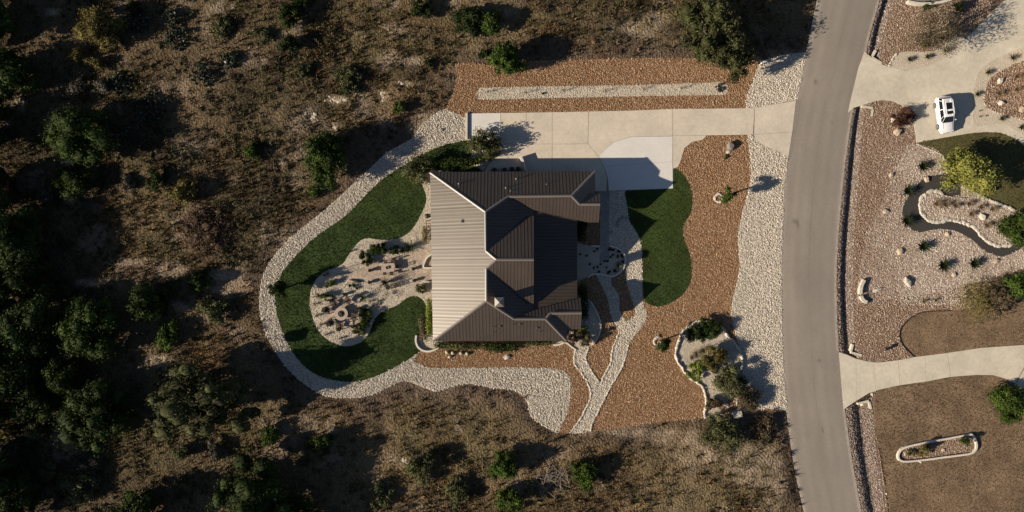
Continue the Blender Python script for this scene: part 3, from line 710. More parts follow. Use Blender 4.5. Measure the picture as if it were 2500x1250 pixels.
# ridge and hip caps
def cap(a, b, wdt=.16, h=.07):
    a, b = Vector(W(*a)), Vector(W(*b)); a.z += .05; b.z += .05
    dr = (b-a).normalized(); s = Vector((-dr.y, dr.x, 0)).normalized()*wdt
    v = [a-s-Vector((0,0,.05)), a+Vector((0,0,h)), a+s-Vector((0,0,.05)), b-s-Vector((0,0,.05)), b+Vector((0,0,h)), b+s-Vector((0,0,.05))]
    obj('ridge_cap', [tuple(q) for q in v], [(0,1,4,3),(1,2,5,4),(0,2,1),(3,4,5)], M['metal_cap'], roof)
for a, b in [((1050,421,3.2),(1185,517,6.7)),((1185,517,6.7),(1186,612,6.7)),((1186,612,6.7),(1212,634,7.35)),((1212,634,7.35),(1187,656,6.7)),((1187,656,6.7),(1187,735,6.7)),((1187,735,6.7),(1057,833,3.2)),
             ((1212,634,7.35),(1303,634,7.35)),((1185,517,6.7),(1240,480,5.38)),((1240,480,5.38),(1395,478,5.38)),((1395,478,5.38),(1453,418,3.2)),((1395,478,5.38),(1415,499,4.72)),((1415,499,4.72),(1465,499,4.72)),
             ((1187,735,6.7),(1255,779,5.15)),((1255,779,5.15),(1332,779,5.15)),((1332,779,5.15),(1383,832,3.2)),((1332,779,5.15),(1343,765,4.85)),((1343,765,4.85),(1420,764,4.85))]:
    cap(a, b)
# walls
foot = [(1070,435),(1436,435),(1436,484),(1448,484),(1448,531),(1394,531),(1394,738),(1402,738),(1402,792),(1369,800),(1369,815),(1070,815)]
v, f = pxprism(foot, 0, 3.05); wallo = obj('wall', v, f, M['wall'], house)
def gablewall(x, z0, pts):
    # pts: list of (py, z) along the gable at plan x, thickness .2
    a = [(x*1.0, *q) for q in pts]
    V = []
    for dx in (0, -.2):
        for (xx, yy, zz) in a: V.append((xx+dx, yy, zz))
    n = len(a)
    F = [tuple(range(n)), tuple(range(n, 2*n))[::-1]] + [(i, (i+1) % n, n+(i+1) % n, n+i) for i in range(n)]
    obj('gable_wall', V, F, M['wall'], house)
def gy_(v): return W(*v)
x = W(1303,634,7.35)[0]-.35
gablewall(x, 0, [(W(0,529,4.3)[1], 3.0), (W(0,529,4.3)[1]-.3, 4.1), (W(0,634,7.3)[1], 6.95), (W(0,739,4.3)[1]+.3, 4.1), (W(0,739,4.3)[1], 3.0)])
x = W(1465,499,4.7)[0]-.5
gablewall(x, 0, [(W(0,476,3.7)[1]-.3, 2.5), (W(0,476,3.7)[1]-.3, 3.4), (W(0,499,4.7)[1], 4.35), (W(0,540,3.2)[1]+.3, 2.9), (W(0,540,3.2)[1]+.3, 2.5)])
x = W(1420,764,4.85)[0]-.5
gablewall(x, 0, [(W(0,730,3.4)[1]-.3, 2.8), (W(0,730,3.4)[1]-.3, 3.2), (W(0,764,4.85)[1], 4.5), (W(0,802,3.25)[1]+.3, 2.95), (W(0,802,3.25)[1]+.3, 2.8)])
# windows and doors on the walls under the eaves
def opening(kind, px, py, nx_, ny_, w, h, zc, parent=house):
    c = G(px, py); nrm = np.array([nx_, ny_]); t = np.array([-ny_, nx_])
    def slab(w2, h2, d0, d1):
        V = []
        for dd in (d0, d1):
            for s, hh in ((-1, -1), (1, -1), (1, 1), (-1, 1)):
                q = c + t*s*w2/2 + nrm*dd; V.append((q[0], q[1], zc + hh*h2/2))
        return V, [(0,1,2,3),(7,6,5,4),(0,4,5,1),(1,5,6,2),(2,6,7,3),(3,7,4,0)]
    if kind == 'window':
        o = obj('window', *slab(w, h, .01, .07), M['frame'], parent); obj('pane', *slab(w-.16, h-.16, .05, .085), M['glass'], o)
    elif kind == 'door':
        o = obj('door', *slab(w, h, .01, .08), M['wood'], parent); q = c + t*(w*.38) + nrm*.12
        obj('handle', *box(q[0]-.03, q[0]+.03, q[1]-.03, q[1]+.03, zc-.1, zc+.05), M['galv'], o)
    else:
        o = obj('garage_door', *slab(w, h, .01, .06), M['wood'], parent)
        for i in range(4):
            zz = zc; V, F = slab(w-.1, h/4-.06, .05, .08); V = [(a, b, z_ + (i-1.5)*h/4) for a, b, z_ in V]
            obj('door_panel', V, F, M['wood'], o)
for py_ in (480, 560, 610, 700, 770): opening('window', 1070, py_, -1, 0, 1.8, 1.5, 1.5)
opening('door', 1070, 665, -1, 0, 1.8, 2.2, 1.12)
for px_ in (1150, 1240, 1320): opening('window', px_, 815, 0, -1, 1.5, 1.4, 1.6)
opening('garage_door', 1390, 435, 0, 1, 4.8, 2.4, 1.25); opening('garage_door', 1315, 435, 0, 1, 2.8, 2.4, 1.25)
opening('door', 1140, 435, 0, 1, .95, 2.1, 1.08); opening('window', 1100, 435, 0, 1, 1.2, 1.2, 1.6)
opening('door', 1394, 632, 1, 0, 1.6, 2.3, 1.2); opening('window', 1394, 575, 1, 0, 1.8, 1.6, 1.5); opening('window', 1394, 690, 1, 0, 1.8, 1.6, 1.5)
opening('window', 1402, 765, 1, 0, 1.5, 1.5, 1.5); opening('window', 1448, 508, 1, 0, 1.5, 1.5, 1.5)
# chimney with a hipped metal cap
c0 = W(1219, 738, 8.6); hx = .56
ch = obj('chimney', *box(c0[0]-hx+.1, c0[0]+hx-.1, c0[1]-hx+.1, c0[1]+hx-.1, 5.2, 8.4), M['wall'], house)
obj('chimney_cap', [(c0[0]-hx, c0[1]-hx, 8.4), (c0[0]+hx, c0[1]-hx, 8.4), (c0[0]+hx, c0[1]+hx, 8.4), (c0[0]-hx, c0[1]+hx, 8.4), (c0[0], c0[1], 8.85)],
    [(0,1,4),(1,2,4),(2,3,4),(3,0,4),(3,2,1,0)], M['metal_cap'], ch)
# vent pipes through the roof
plane = {n_: c_ for n_, _, c_ in panel_jobs}
def roofpt(fn, px, py):
    z = 4.5
    for _ in range(8):
        q = W(px, py, z); z = plane[fn][0]*q[0]+plane[fn][1]*q[1]+plane[fn][2]
    return W(px, py, z)
for fn, a, b, r, h in [('north',1120,449,.07,.5),('north',1235,459,.07,.5),('north',1260,437,.07,.55),('north',1334,450,.04,.35),('north',1246,466,.04,.4),
                       ('south',1221,796,.09,.22),('south',1206,798,.035,.3),('south',1204,811,.035,.3),('south',1270,791,.09,.22),('south',1253,792,.035,.3),('south',1312,800,.09,.22),('south',1320,809,.035,.3)]:
    q = roofpt(fn, a, b)
    obj('vent_pipe', *join([tube((q[0],q[1],q[2]-.1),(q[0],q[1],q[2]+h), r, r, 8), tube((q[0],q[1],q[2]-.02),(q[0],q[1],q[2]+.08), r*2, r*1.2, 8)]), M['pipe'] if fn == 'north' else M['frame'], house)
q = roofpt('west', 1130, 540)
o = obj('roof_vent', *box(q[0]-.2, q[0]+.2, q[1]-.2, q[1]+.2, q[2]-.1, q[2]+.12), M['metal_cap'], house)
obj('vent_opening', *box(q[0]-.12, q[0]+.1, q[1]-.12, q[1]+.1, q[2]+.1, q[2]+.14), M['black'], o)

# ------------------------------------------------------------------ plants
_t = (1+5**.5)/2
_iv = np.array([(-1,_t,0),(1,_t,0),(-1,-_t,0),(1,-_t,0),(0,-1,_t),(0,1,_t),(0,-1,-_t),(0,1,-_t),(_t,0,-1),(_t,0,1),(-_t,0,-1),(-_t,0,1)])/math.sqrt(1+_t*_t)
_if = np.array([(0,11,5),(0,5,1),(0,1,7),(0,7,10),(0,10,11),(1,5,9),(5,11,4),(11,10,2),(10,7,6),(7,1,8),(3,9,4),(3,4,2),(3,2,6),(3,6,8),(3,8,9),(4,9,5),(2,4,11),(6,2,10),(8,6,7),(9,8,1)])
def _sub(V, F):
    V = list(map(tuple, V)); E = {}; out = []
    def mid(a, b):
        k = (min(a, b), max(a, b))
        if k not in E:
            m = (np.array(V[a])+np.array(V[b])); E[k] = len(V); V.append(tuple(m/np.linalg.norm(m)))
        return E[k]
    for a, b, c in F:
        ab, bc, ca = mid(a, b), mid(b, c), mid(c, a); out += [(a, ab, ca), (b, bc, ab), (c, ca, bc), (ab, bc, ca)]
    return np.array(V), np.array(out)
IV, IF = _sub(_iv, _if)
def leafmesh(name, C, Nn, size, cols, cores=None):
    """rhombic leaves, and inside each leaf cluster a lumpy mass of inner foliage"""
    n = len(C)
    Nn = Nn/np.linalg.norm(Nn, axis=1)[:, None]
    r = rng.normal(size=(n, 3)); T = np.cross(Nn, r); T /= np.linalg.norm(T, axis=1)[:, None]; B = np.cross(Nn, T)
    s = size[:, None]
    V = np.stack([C - T*s, C + B*s*.5, C + T*s, C - B*s*.5], 1).reshape(-1, 3); q = np.arange(n)[:, None]*4
    F = np.concatenate([q+np.array([[0, 1, 2]]), q+np.array([[0, 2, 3]])]); CC = np.repeat(cols, 4, 0)
    if cores is not None:
        bc, br, cc, zs = cores; m = len(bc)
        cv = bc[:, None, :] + IV[None]*br[:, None, None]*rng.uniform(.72, 1.15, (m, len(IV), 1))*np.array([1, 1, zs])
        cv[..., 2] = np.clip(cv[..., 2], .03, None)
        cf = (IF[None]+(np.arange(m)*len(IV))[:, None, None]).reshape(-1, 3)+len(V)
        V = np.vstack([V, cv.reshape(-1, 3)]); F = np.vstack([F, cf])
        CC = np.vstack([CC, (np.repeat(cc, len(IV), 0)*rng.uniform(.55, 1.3, (m*len(IV), 1)))])
    return npmesh(name, V, F, CC)
COLR = {'cedar': (.030,.046,.009), 'oak': (.050,.052,.020), 'green': (.044,.068,.012), 'lime': (.115,.145,.020), 'olive': (.070,.072,.030), 'yellow': (.105,.085,.026),
        'dark': (.020,.029,.009), 'red': (.060,.030,.020), 'yellowgreen': (.170,.170,.040), 'brown': (.080,.062,.036), 'grey': (.075,.066,.048), 'bright': (.042,.066,.012), 'deep': (.024,.037,.008)}
def crown_mesh(r, h, zlo, col, nb, leaf, dens, lump=.42, dome=1.0, flat=1.0, ragged=.35, core=.6):
    area = math.pi*r*r
    n = int(np.clip(area*dens*2.2, 150, 8000))
    bc = rng.normal(size=(nb, 3)); bc /= np.linalg.norm(bc, axis=1)[:, None]
    bc *= rng.uniform(.1, 1.2, (nb, 1))**.6*np.array([r*(1-lump*.8), r*(1-lump*.8), (h-zlo)*.5*(1-lump*.6)])
    bc[:, 2] += (h+zlo)*.5
    bc[:, 2] -= (np.hypot(bc[:, 0], bc[:, 1])/r)**2*(h-zlo)*.22*dome
    br = r*lump*rng.uniform(1-ragged, 1+ragged, nb); bt = rng.uniform(.62, 1.4, nb)
    k = rng.choice(nb, n, p=br**2/np.sum(br**2))
    d = rng.normal(size=(n, 3)); d[:, 2] = d[:, 2]*.9+.25; d /= np.linalg.norm(d, axis=1)[:, None]
    rad = br[k]*rng.uniform(.55, 1.18, n)
    C = bc[k] + d*rad[:, None]*np.array([1, 1, min(1.0, (h-zlo)/(2*r)*1.4)])
    C[:, 2] = np.clip(C[:, 2], .05, None)
    cols = np.array(col)[None]*(bt[k]*rng.uniform(.72, 1.28, n))[:, None]
    cols *= 1 + rng.normal(size=(n, 3))*.06
    return leafmesh('crown', C, d + rng.normal(size=(n, 3))*.55, leaf*rng.uniform(.6, 1.3, n), np.clip(cols, .004, 1), (bc, br*core, np.array(col)[None]*bt[:, None]*.9, min(1.0, (h-zlo)/(2*r)*1.4)) if core else None), bc, br
def tree(name, px, py, rpx, h, col, label, cat='tree', group=None, leaf=.17, dens=75, nb=None, lump=.29, bark='bark', trunk=True, zlo=None, limbs=5, sx=1.0, sy=1.0, rz=0.0, ragged=.35, zbase=None, core=.6):
    r = 1.12*rpx*S*(HC-h*.6)/HC
    h = h*1.12 if rpx > 40 else h
    b = W(px, py, h*.55); z0 = gz1(b[0], b[1]) if zbase is None else zbase
    o = empty(name, (b[0], b[1], z0), rz)
    tag(o, label, cat, group)
    zl = h*.12 if zlo is None else zlo
    nb = nb or int(np.clip(r*13, 12, 62)); leaf = leaf*.95
    if sx == 1.0 and r > .8: sx, sy, rz = random.uniform(.85, 1.2), random.uniform(.82, 1.12), random.uniform(-.6, .6)
    m, bc, br = crown_mesh(r, h, zl, COLR[col] if isinstance(col, str) else col, nb, leaf, dens, lump, ragged=ragged, core=core)
    c = link('crown', m, M['leaf'], o); c.scale = (sx, sy, 1)
    parts = [tube((0,0,-.25), (random.uniform(-.05,.05)*h, random.uniform(-.05,.05)*h, max(zl, .25*h)), .035*h+.02, .022*h+.012, 7)]
    top = parts[0][0][-1]
    top = (0, 0, max(zl, .25*h)*.95)
    for i in range(min(limbs, nb)):
        e = bc[i]
        mid = ((top[0]+e[0])*.5, (top[1]+e[1])*.5, (top[2]+e[2])*.55)
        parts += [tube(top, mid, .016*h+.01, .011*h+.006, 5, False), tube(mid, tuple(e), .011*h+.006, .004*h+.003, 5, False)]
    t = obj('trunk', *join(parts), M[bark], o); t.scale = (sx, sy, 1)
    return o
CED = 'dark green cedar tree standing in the brown brush hillside'
CG = 'cedar trees scattered over the wild hillside'
# large trees of the wild ground
LBL = {(195,328): 'largest dark cedar with pale rocks at its foot', (5,190): 'dark cedar whose shade falls beside the tall yellowish shrub', (362,738): 'medium cedar standing just above a small bright green bush', (612,1225): 'big dark cedar whose long shade reaches the limestone rubble', (165,445): 'rounded green bush just below the largest hillside cedar', (765,468): 'small green bush just below the round cedar by the gravel band', (783,1078): 'dark bush on bare tan soil below the gravel loop', (850,196): 'low olive shrub just above the limestone ledges', (975,263): 'small green bush near the corner of tan and white gravel', (1046,156): 'tiny dark bush near the corner of the tan gravel strip', (408,818): 'bright green bush beside the medium cedar', (1234,1140): 'bright green tall bush up the slope from the heap of cut branches', (1246,1222): 'green bush below the bright tall bush near the cut branches', (1032,1140): 'olive scrub bush at the limestone rubble', (2254,406): 'dark spiky agave between the olive lawn and the dark path', (2216,466): 'dark spiky agave where the dark path starts to bend', (2214,540): 'dark spiky agave at the outer side of the dark path bend', (2254,602): 'dark spiky agave just below the dark path bend'}
for (a, b, r, h, col) in [(195,328,82,4.8,'cedar'),(5,190,60,4.6,'deep'),(15,578,66,5.2,'deep'),(40,652,58,5.0,'deep'),(62,785,78,5.6,'deep'),(212,800,74,5.4,'cedar'),
                          (228,1022,80,5.6,'deep'),(152,925,50,4.2,'cedar'),(362,738,46,3.6,'deep'),(-75,40,90,6.5,'deep'),(-60,880,80,6,'deep'),(-70,1010,75,6,'deep'),(-60,1180,80,6,'deep'),(612,1225,98,6.8,'deep'),(18,905,58,5.0,'deep'),(70,985,52,4.6,'deep'),(-40,720,70,5.5,'deep'),(-60,480,70,5.5,'deep'),(-70,310,70,5.5,'deep'),(30,1230,60,4.8,'deep'),(720,1275,60,5,'deep'),(330,1262,70,4.6,'deep'),(-80,600,60,5,'deep')]:  # trailing entries are extra cedars, some out of view, added to darken the left
    tree('cedar_tree', a, b, r, h, col, LBL.get((a, b), CED), 'tree', CG, dens=95)
tree('live_oak_tree', 485,985,112,7.6,'oak','broad grey green live oak beside the shaded corner of the white gravel band','tree',None,dens=110,nb=80,lump=.21)
o = tree('live_oak_tree', 1738,72,82,6.5,'oak','big spreading live oak overhanging the tan gravel above the driveway','tree',None,dens=95,nb=56,lump=.23,bark='bark_pale',limbs=12)
m, _, _ = crown_mesh(2.9,5.6,2.2,COLR['oak'],34,.16,95,.26)
c = link('crown', m, M['leaf'], o, loc=(2.5,-3.3,0))
tree('cedar_tree', 795,383,56,4.4,'cedar','round dark cedar between the limestone outcrop and the white gravel band','tree',None,dens=110)
tree('cedar_tree', 1240,138,47,4.2,'bright','bushy green cedar at the edge of the tan gravel strip','tree',None,dens=100)
tree('shrub', 1182,130,15,1.2,'deep','small dark shrub touching the cedar at the tan gravel strip','shrub',None,leaf=.12,dens=120)
tree('cedar_tree', 1143,50,34,2.6,'dark','dark cedar sapling beside a bright green bush on the hill','tree',None,leaf=.14,dens=110)
tree('shrub', 1196,50,30,2.2,'bright','bright green bush beside a dark cedar sapling on the hill','shrub',None,leaf=.14,dens=90)
tree('shrub', 240,62,56,3.4,'yellow','tall yellowish shrub with loose feathery crown on the brush hillside','shrub',None,dens=70,ragged=.5)
tree('shrub', 445,465,32,2.0,'yellow','olive yellow bush at the end of the reddish brush','shrub',None,dens=70,leaf=.14)
tree('shrub', 505,560,66,1.1,(.068,.045,.028),'low reddish brown thicket on the dry hillside','shrub',None,dens=45,leaf=.13,ragged=.6,core=.4)
GB = 'rounded green bush growing in the dry hillside grass'; GBG = 'green bushes scattered over the wild hillside'
for (a, b, r, h, col) in [(165,445,46,2.6,'cedar'),(385,440,27,1.6,'deep'),(615,372,26,1.5,'green'),(705,40,32,2.0,'deep'),(702,112,26,1.7,'dark'),(1030,20,27,1.7,'dark'),(740,8,24,1.5,'deep'),
                          (408,818,30,1.9,'green'),(487,690,26,1.8,'deep'),(518,757,32,2.0,'olive'),(658,1062,27,1.6,'green'),(783,1078,30,2.2,'deep'),(1234,1140,42,2.8,'bright'),(1246,1222,38,2.6,'green'),
                          (765,468,20,1.3,'green'),(975,263,18,1.1,'green'),(1046,156,11,.8,'dark'),(850,196,33,1.2,'olive'),(740,175,22,1.0,'olive'),(330,20,26,1.4,'dark')]:
    tree('shrub', a, b, r, h, col, LBL.get((a, b), GB), 'shrub', GBG, leaf=.14, dens=95)
OB = 'pale olive scrub bush on the shaded hillside'; OBG = 'olive scrub bushes on the wild hillside'
for (a, b, r, h, col) in [(185,140,24,1.5,'yellow'),(232,152,20,1.3,'yellow'),(85,910,32,1.8,'olive'),(10,1052,24,1.6,'yellow'),(88,1050,28,1.7,'olive'),(20,1112,32,1.7,'grey'),(125,1152,24,1.5,'olive'),(212,1138,32,1.6,'grey'),(182,1192,44,2.0,'olive'),
                          (85,1205,36,1.8,'grey'),(1032,1140,42,2.0,'olive'),(250,210,24,1.2,'grey'),(190,215,26,1.3,'grey'),(100,470,26,1.1,'grey'),(310,445,24,1.1,'grey'),(640,90,24,1.0,'olive'),(545,70,28,1.0,'olive'),(530,1095,30,1.5,'grey'),(440,1100,26,1.3,'olive'),(930,1210,34,1.4,'olive'),(1120,1200,30,1.3,'olive')]:
    tree('scrub_bush', a, b, r, h, col, LBL.get((a, b), OB), 'shrub', OBG, leaf=.14, dens=62, ragged=.5)
tree('shrub', 1427,1156,38,2.2,'bright','bright green bush beside the heap of grey cut branches','shrub',None,leaf=.15,dens=80)
tree('mesquite_tree', 1762,1052,54,2.0,'olive','feathery olive tree just below the stone edged island bed','tree',None,leaf=.12,dens=60,ragged=.5,core=.4)
tree('shrub', 1858,1052,42,1.0,'brown','brownish feathery shrub between the olive tree and the road','shrub',None,leaf=.12,dens=45,ragged=.5,core=.4)
# garden trees
tree('small_tree', 1183,346,40,3.0,'olive','loose olive green tree shading the closed end of the driveway','tree',None,leaf=.13,dens=100,ragged=.5,core=.4)
tree('small_tree', 1028,415,36,2.8,'olive','loose grey green tree at the house corner beside the back lawn hedge','tree',None,leaf=.13,dens=75,ragged=.5,core=.4)
tree('sapling', 1775,478,22,3.6,'green','young round crowned tree ringed with white rocks near the driveway','tree',None,leaf=.12,dens=110,zlo=2.1)
tree('sapling', 1617,837,21,3.0,'deep','young dark green tree ringed with white rocks beside the island bed','tree',None,leaf=.12,dens=120,zlo=1.6)
tree('sapling', 682,707,25,4.0,'deep','slim dark tree on the inner edge of the white gravel loop','tree',None,leaf=.12,dens=170,zlo=.7)
def hedge(pts, wpx, h, col, label, name='hedge', group=None, dens=120, zb=.08):
    P = resample(pts, max(2, int(len(pts)*4)))
    g = [G(a, b) for a, b in P]; o = empty(name, (g[0][0], g[0][1], zb)); tag(o, label, 'hedge', group)
    C = []; D = []
    L = sum(np.linalg.norm(g[i+1]-g[i]) for i in range(len(g)-1)); w = wpx*S
    n = int(np.clip(L*w*dens*2, 150, 3500)); i = rng.uniform(0, len(g)-1.001, n); a = i.astype(int); ga = np.array(g)
    base = ga[a]*(1-(i-a))[:, None]+ga[a+1]*(i-a)[:, None]
    d = rng.normal(size=(n, 3)); d[:, 2] = np.abs(d[:, 2])+.2; d /= np.linalg.norm(d, axis=1)[:, None]
    lum = .75+.5*vnoise(base[:, 0]*1.6+9, base[:, 1]*1.6+4)
    C = np.c_[base - g[0], np.zeros(n)] + d*np.array([w*.55, w*.55, h])*(rng.uniform(.75, 1.05, n)*lum)[:, None]
    cols = np.array(COLR[col])[None]*rng.uniform(.55, 1.5, n)[:, None]
    link('foliage', leafmesh('foliage', C, d+rng.normal(size=(n, 3))*.5, .12*rng.uniform(.6, 1.3, n), cols), M['leaf'], o)
    k = [tube((*(ga[j]-g[0]), 0), (*(ga[j]-g[0]), h*.8), .025, .012, 5) for j in range(len(ga))]
    obj('stem', *join(k), M['bark'], o)
hedge([(1066,842),(1110,844),(1165,843)], 20, .9, 'olive', 'grey green low hedge along the house wall between lawn curb and dark hedge')
hedge([(1180,843),(1215,848),(1258,844)], 26, 1.2, 'deep', 'dense dark green hedge along the house wall facing tan gravel')
hedge([(1265,838),(1300,838),(1350,836)], 13, .8, 'olive', 'thin hedge under the eave near the wavy curb')
hedge([(1049,733),(1049,775),(1050,815)], 16, 1.6, 'lime', 'bright lime green hedge along the patio side wall of the house')
hedge([(1034,775),(1035,800),(1037,826)], 22, 1.1, 'brown', 'brownish hedge between the lime hedge and the back lawn')
hedge([(1037,555),(1038,575),(1038,592)], 11, 1.1, 'yellow', 'short yellow green hedge beside the wooden gate at the patio')
hedge([(1070,405),(1110,398),(1150,396)], 26, 1.7, 'deep', 'shaded dark hedge between the back lawn and the bins')
hedge([(1152,398),(1178,388),(1205,378)], 16, 1.1, 'lime', 'yellow green hedge beside the closed end of the driveway')
hedge([(1420,585),(1418,560),(1428,540)], 22, 1.3, 'dark', 'shaded dark shrubs by the front porch wall')
hedge([(1420,700),(1424,730),(1426,775)], 22, 1.4, 'dark', 'dark shrubs along the shaded wall above the curved curb')
tree('shrub', 1393,824,20,1.8,'red','reddish brown feathery shrub at the house corner by the dry creek','shrub',None,leaf=.09,dens=150)
tree('shrub', 1425,828,24,1.8,'brown','olive brown bush in the curved bed by the dry creek','shrub',None,leaf=.09,dens=150)
tree('shrub', 1420,808,16,1.2,'lime','bright lime groundcover shrub under the small gable','shrub',None,leaf=.09,dens=150)
# rows of small round shrubs in the shaded front garden
RS = 'small dark round shrub in the shaded circular front garden'
for (a, b, r) in [(1458,608,4),(1450,614,3),(1490,608,5),(1497,609,4),(1510,614,5),(1519,625,5),(1508,626,4),(1520,639,5),(1496,622,3),(1491,627,3),(1483,637,3),(1475,637,2.5),(1481,653,3),(1459,652,3),(1450,654,3),(1462,663,4),(1487,664,5),(1501,662,5),(1433,624,3),(1417,620,3),(1440,645,3),(1467,645,2.5)]:
    tree('round_shrub', a, b, r, .45, 'dark', RS, 'shrub', 'small shrubs dotted in the front garden', leaf=.05, dens=500, limbs=2)
# patio planting
for (a, b, r, h, col, lb) in [(895,629,20,1.2,'deep','dark round shrub at the tip of the shrub row above the dining table'),(923,608,24,1.3,'deep','widest dark round shrub in the row above the dining table'),(962,611,14,1.0,'deep','small round shrub between the wide shrub and the spiky plants'),
                          (806,692,13,.9,'green','round shrub beside a small boulder on the gravel end of the patio'),(796,724,14,.9,'green','round shrub beside the slim garden pole near the fire pit'),(1030,705,16,1.3,'olive','olive bush where the patio meets the house steps'),
                          (890,770,21,1.2,'deep','dark bush beside the fire pit facing the lawn'),(893,790,18,1.1,'deep','dark bush below the fire pit bush on the gravel'),(877,808,18,1.0,'olive','grey green bush at the lawn edge below the fire pit')]:
    tree('patio_shrub', a, b, r, h, col, lb, 'shrub', None, leaf=.09, dens=170, zbase=.08)
def rosette(name, px, py, rpx, h, nbl, wid, col, label, cat='plant', group=None, lean=(.15, 1.25), zb=0.0, mtl='leaf'):
    b = W(px, py, h*.4); o = empty(name, (b[0], b[1], zb)); tag(o, label, cat, group)
    r = rpx*S; V = []; Fc = []; C = []
    for i in range(nbl):
        az = 2.399*i+random.uniform(-.2, .2); le = lean[0]+(lean[1]-lean[0])*(i/nbl)
        ln = math.hypot(r, h)*random.uniform(.75, 1.0)*(.72+.28*i/nbl)
        d = (math.cos(az)*math.sin(le), math.sin(az)*math.sin(le), math.cos(le)); t = (-math.sin(az), math.cos(az), 0)
        k = len(V)
        for f_, w_, dz in ((0, .7, 0), (.45, 1, .05*ln), (1, 0.05, -.05*ln)):
            for s in (-1, 1): V.append(tuple(d[q]*ln*f_+t[q]*s*w_*wid*.5+(dz if q == 2 else 0)+(.04 if q == 2 else 0) for q in range(3)))
        Fc += [(k,k+1,k+3,k+2),(k+2,k+3,k+5,k+4)]
        cc = np.array(col)*random.uniform(.7, 1.4); C += [cc]*6
    obj('leaves', V, Fc, M[mtl], o, np.array(C))
    obj('root_crown', *lathe([(.12*r+.02, -.03), (.14*r+.02, .05), (.05*r+.01, .16*h+.03)], 8), M['bark'], o)
    return o
AG = 'dark spiky agave planted in the pink gravel across the road'
for (a, b, r) in [(2254,406,20),(2216,466,22),(2214,540,24),(2254,602,23),(2303,648,24),(2378,643,22)]:
    rosette('agave', a, b, r, .8, 90, .11, (.020,.030,.012), LBL.get((a, b), AG), 'agave', 'agaves in the gravel across the road')
rosette('agave', 2213,686,13,.6,50,.08,(.03,.036,.018),'small agave tucked behind a white boulder in the pink gravel','agave')
NA = 'grey green agave clump along the edge of the curved driveway'
for (a, b, r) in [(2221,145,12),(2264,139,13),(2309,123,14),(2472,141,14),(2412,177,13),(2386,230,12),(2446,289,13),(2493,311,12)]:
    rosette('agave', a, b, r, .5, 60, .07, (.058,.058,.030), NA, 'agave', 'agaves along the curved driveway', zb=.09)
BG = 'tan ornamental grass clump in the rounded brown bed beside the car'
for (a, b, r) in [(2439,228,17),(2482,187,16),(2482,219,14)]:
    rosette('grass_clump', a, b, r, .5, 120, .03, (.16,.11,.065), BG, 'grass', 'grass clumps in the rounded brown bed', zb=.13)
GC = 'tan grass clump inside the white stone ring across the road'
for (a, b, r) in [(2285,497,22),(2308,500,18),(2333,502,15),(2365,497,15),(2370,522,14),(2422,510,16),(2408,550,17),(2395,505,12)]:
    rosette('grass_clump', a, b, r, .6, 140, .03, (.17,.125,.07), GC, 'grass', 'grass clumps inside the white stone ring', zb=.14)
TP = 'tiny plant in the cream gravel beside the car'
for (a, b, r) in [(2391,285,5),(2391,271,4),(2406,283,4)]:
    rosette('tiny_plant', a, b, r, .2, 24, .03, (.06,.07,.02), TP, 'plant', 'tiny plants beside the car', zb=.1)
rosette('yucca', 1510,648,14,.8,90,.035,(.13,.13,.07),'pale spiky yucca in the shaded circular front garden','yucca',zb=.09)
rosette('yucca', 887,727,15,1.0,80,.05,(.05,.065,.03),'spiky green yucca beside the ring of low plants on the patio','yucca',zb=.08)
rosette('yucca', 1000,603,17,1.2,90,.06,(.028,.042,.018),'dark spiky yucca nearest the house in the patio shrub row','yucca',zb=.08)
rosette('yucca', 985,612,11,1.0,70,.05,(.028,.042,.018),'dark spiky yucca beside the small round patio shrub','yucca',zb=.08)
rosette('yucca', 778,722,12,1.6,60,.04,(.06,.06,.035),'tall thin yucca on the rounded end of the patio gravel','yucca',zb=.08, lean=(.05,.8))
rosette('yucca', 940,690,16,1.9,80,.05,(.03,.04,.02),'tall dark yucca beside the wire patio chairs','yucca',zb=.08, lean=(.05,.8))
SG = 'wispy dry grass clump in the patio gravel'
for (a, b, r) in [(770,742,10),(775,770,11),(785,792,11),(800,815,10),(835,825,10),(915,745,10),(925,735,9),(800,668,11),(860,612,6),(905,735,8)]:
    rosette('grass_clump', a, b, r, .4, 60, .025, (.15,.125,.085), SG, 'grass', 'dry grass clumps in the patio gravel', zb=.075)
RP = 'low green plant in the stone ringed patch on the patio'
for (a, b, r) in [(855,697,7),(866,698,7),(873,703,6)]:
    rosette('low_plant', a, b, r, .35, 50, .06, (.03,.045,.018), RP, 'plant', 'plants in the stone ringed patch', zb=.08)
SP = 'thin young sapling staked in the pale gravel strip above the driveway'
for (a, b) in [(1191,226),(1283,228),(1374,223),(1478,223),(1570,219),(1663,217)]:
    g = G(a, b); o = empty('strip_sapling', (g[0], g[1], .05)); tag(o, SP, 'sapling', 'saplings in the pale gravel strip')
    pr = [tube((0,0,-.05),(.03,.03,1.0),.022,.008,5)]
    for i in range(9):
        z = .2+i*.09; az = 2.4*i; e = (math.cos(az)*.28, math.sin(az)*.28, z+.25); pr.append(tube((.02,.02,z), e, .010, .004, 4))
    obj('trunk', *join(pr), M['bark'], o)
    n = 70; C = rng.normal(size=(n, 3))*np.array([.13,.13,.25])+np.array([0,0,.45]); C[:, 2] = np.clip(C[:, 2], .1, 1.1)
    link('crown', leafmesh('crown', C, rng.normal(size=(n, 3)), np.full(n, .05), np.tile(np.array([[.03,.04,.02]]), (n, 1))), M['leaf'], o)
tree('low_shrub', 1756,213,13,.4,'grey','grey wispy shrub at the rounded end of the pale gravel strip','shrub',None,leaf=.06,dens=90,limbs=3)
tree('low_shrub', 1325,228,4,.3,'dark','tiny dark plant between two saplings in the pale gravel strip','plant',None,leaf=.05,dens=500,limbs=2)
tree('low_shrub', 1772,384,9,.3,'olive','low olive plant below the grey boulder by the driveway','shrub',None,leaf=.06,dens=120,limbs=3)
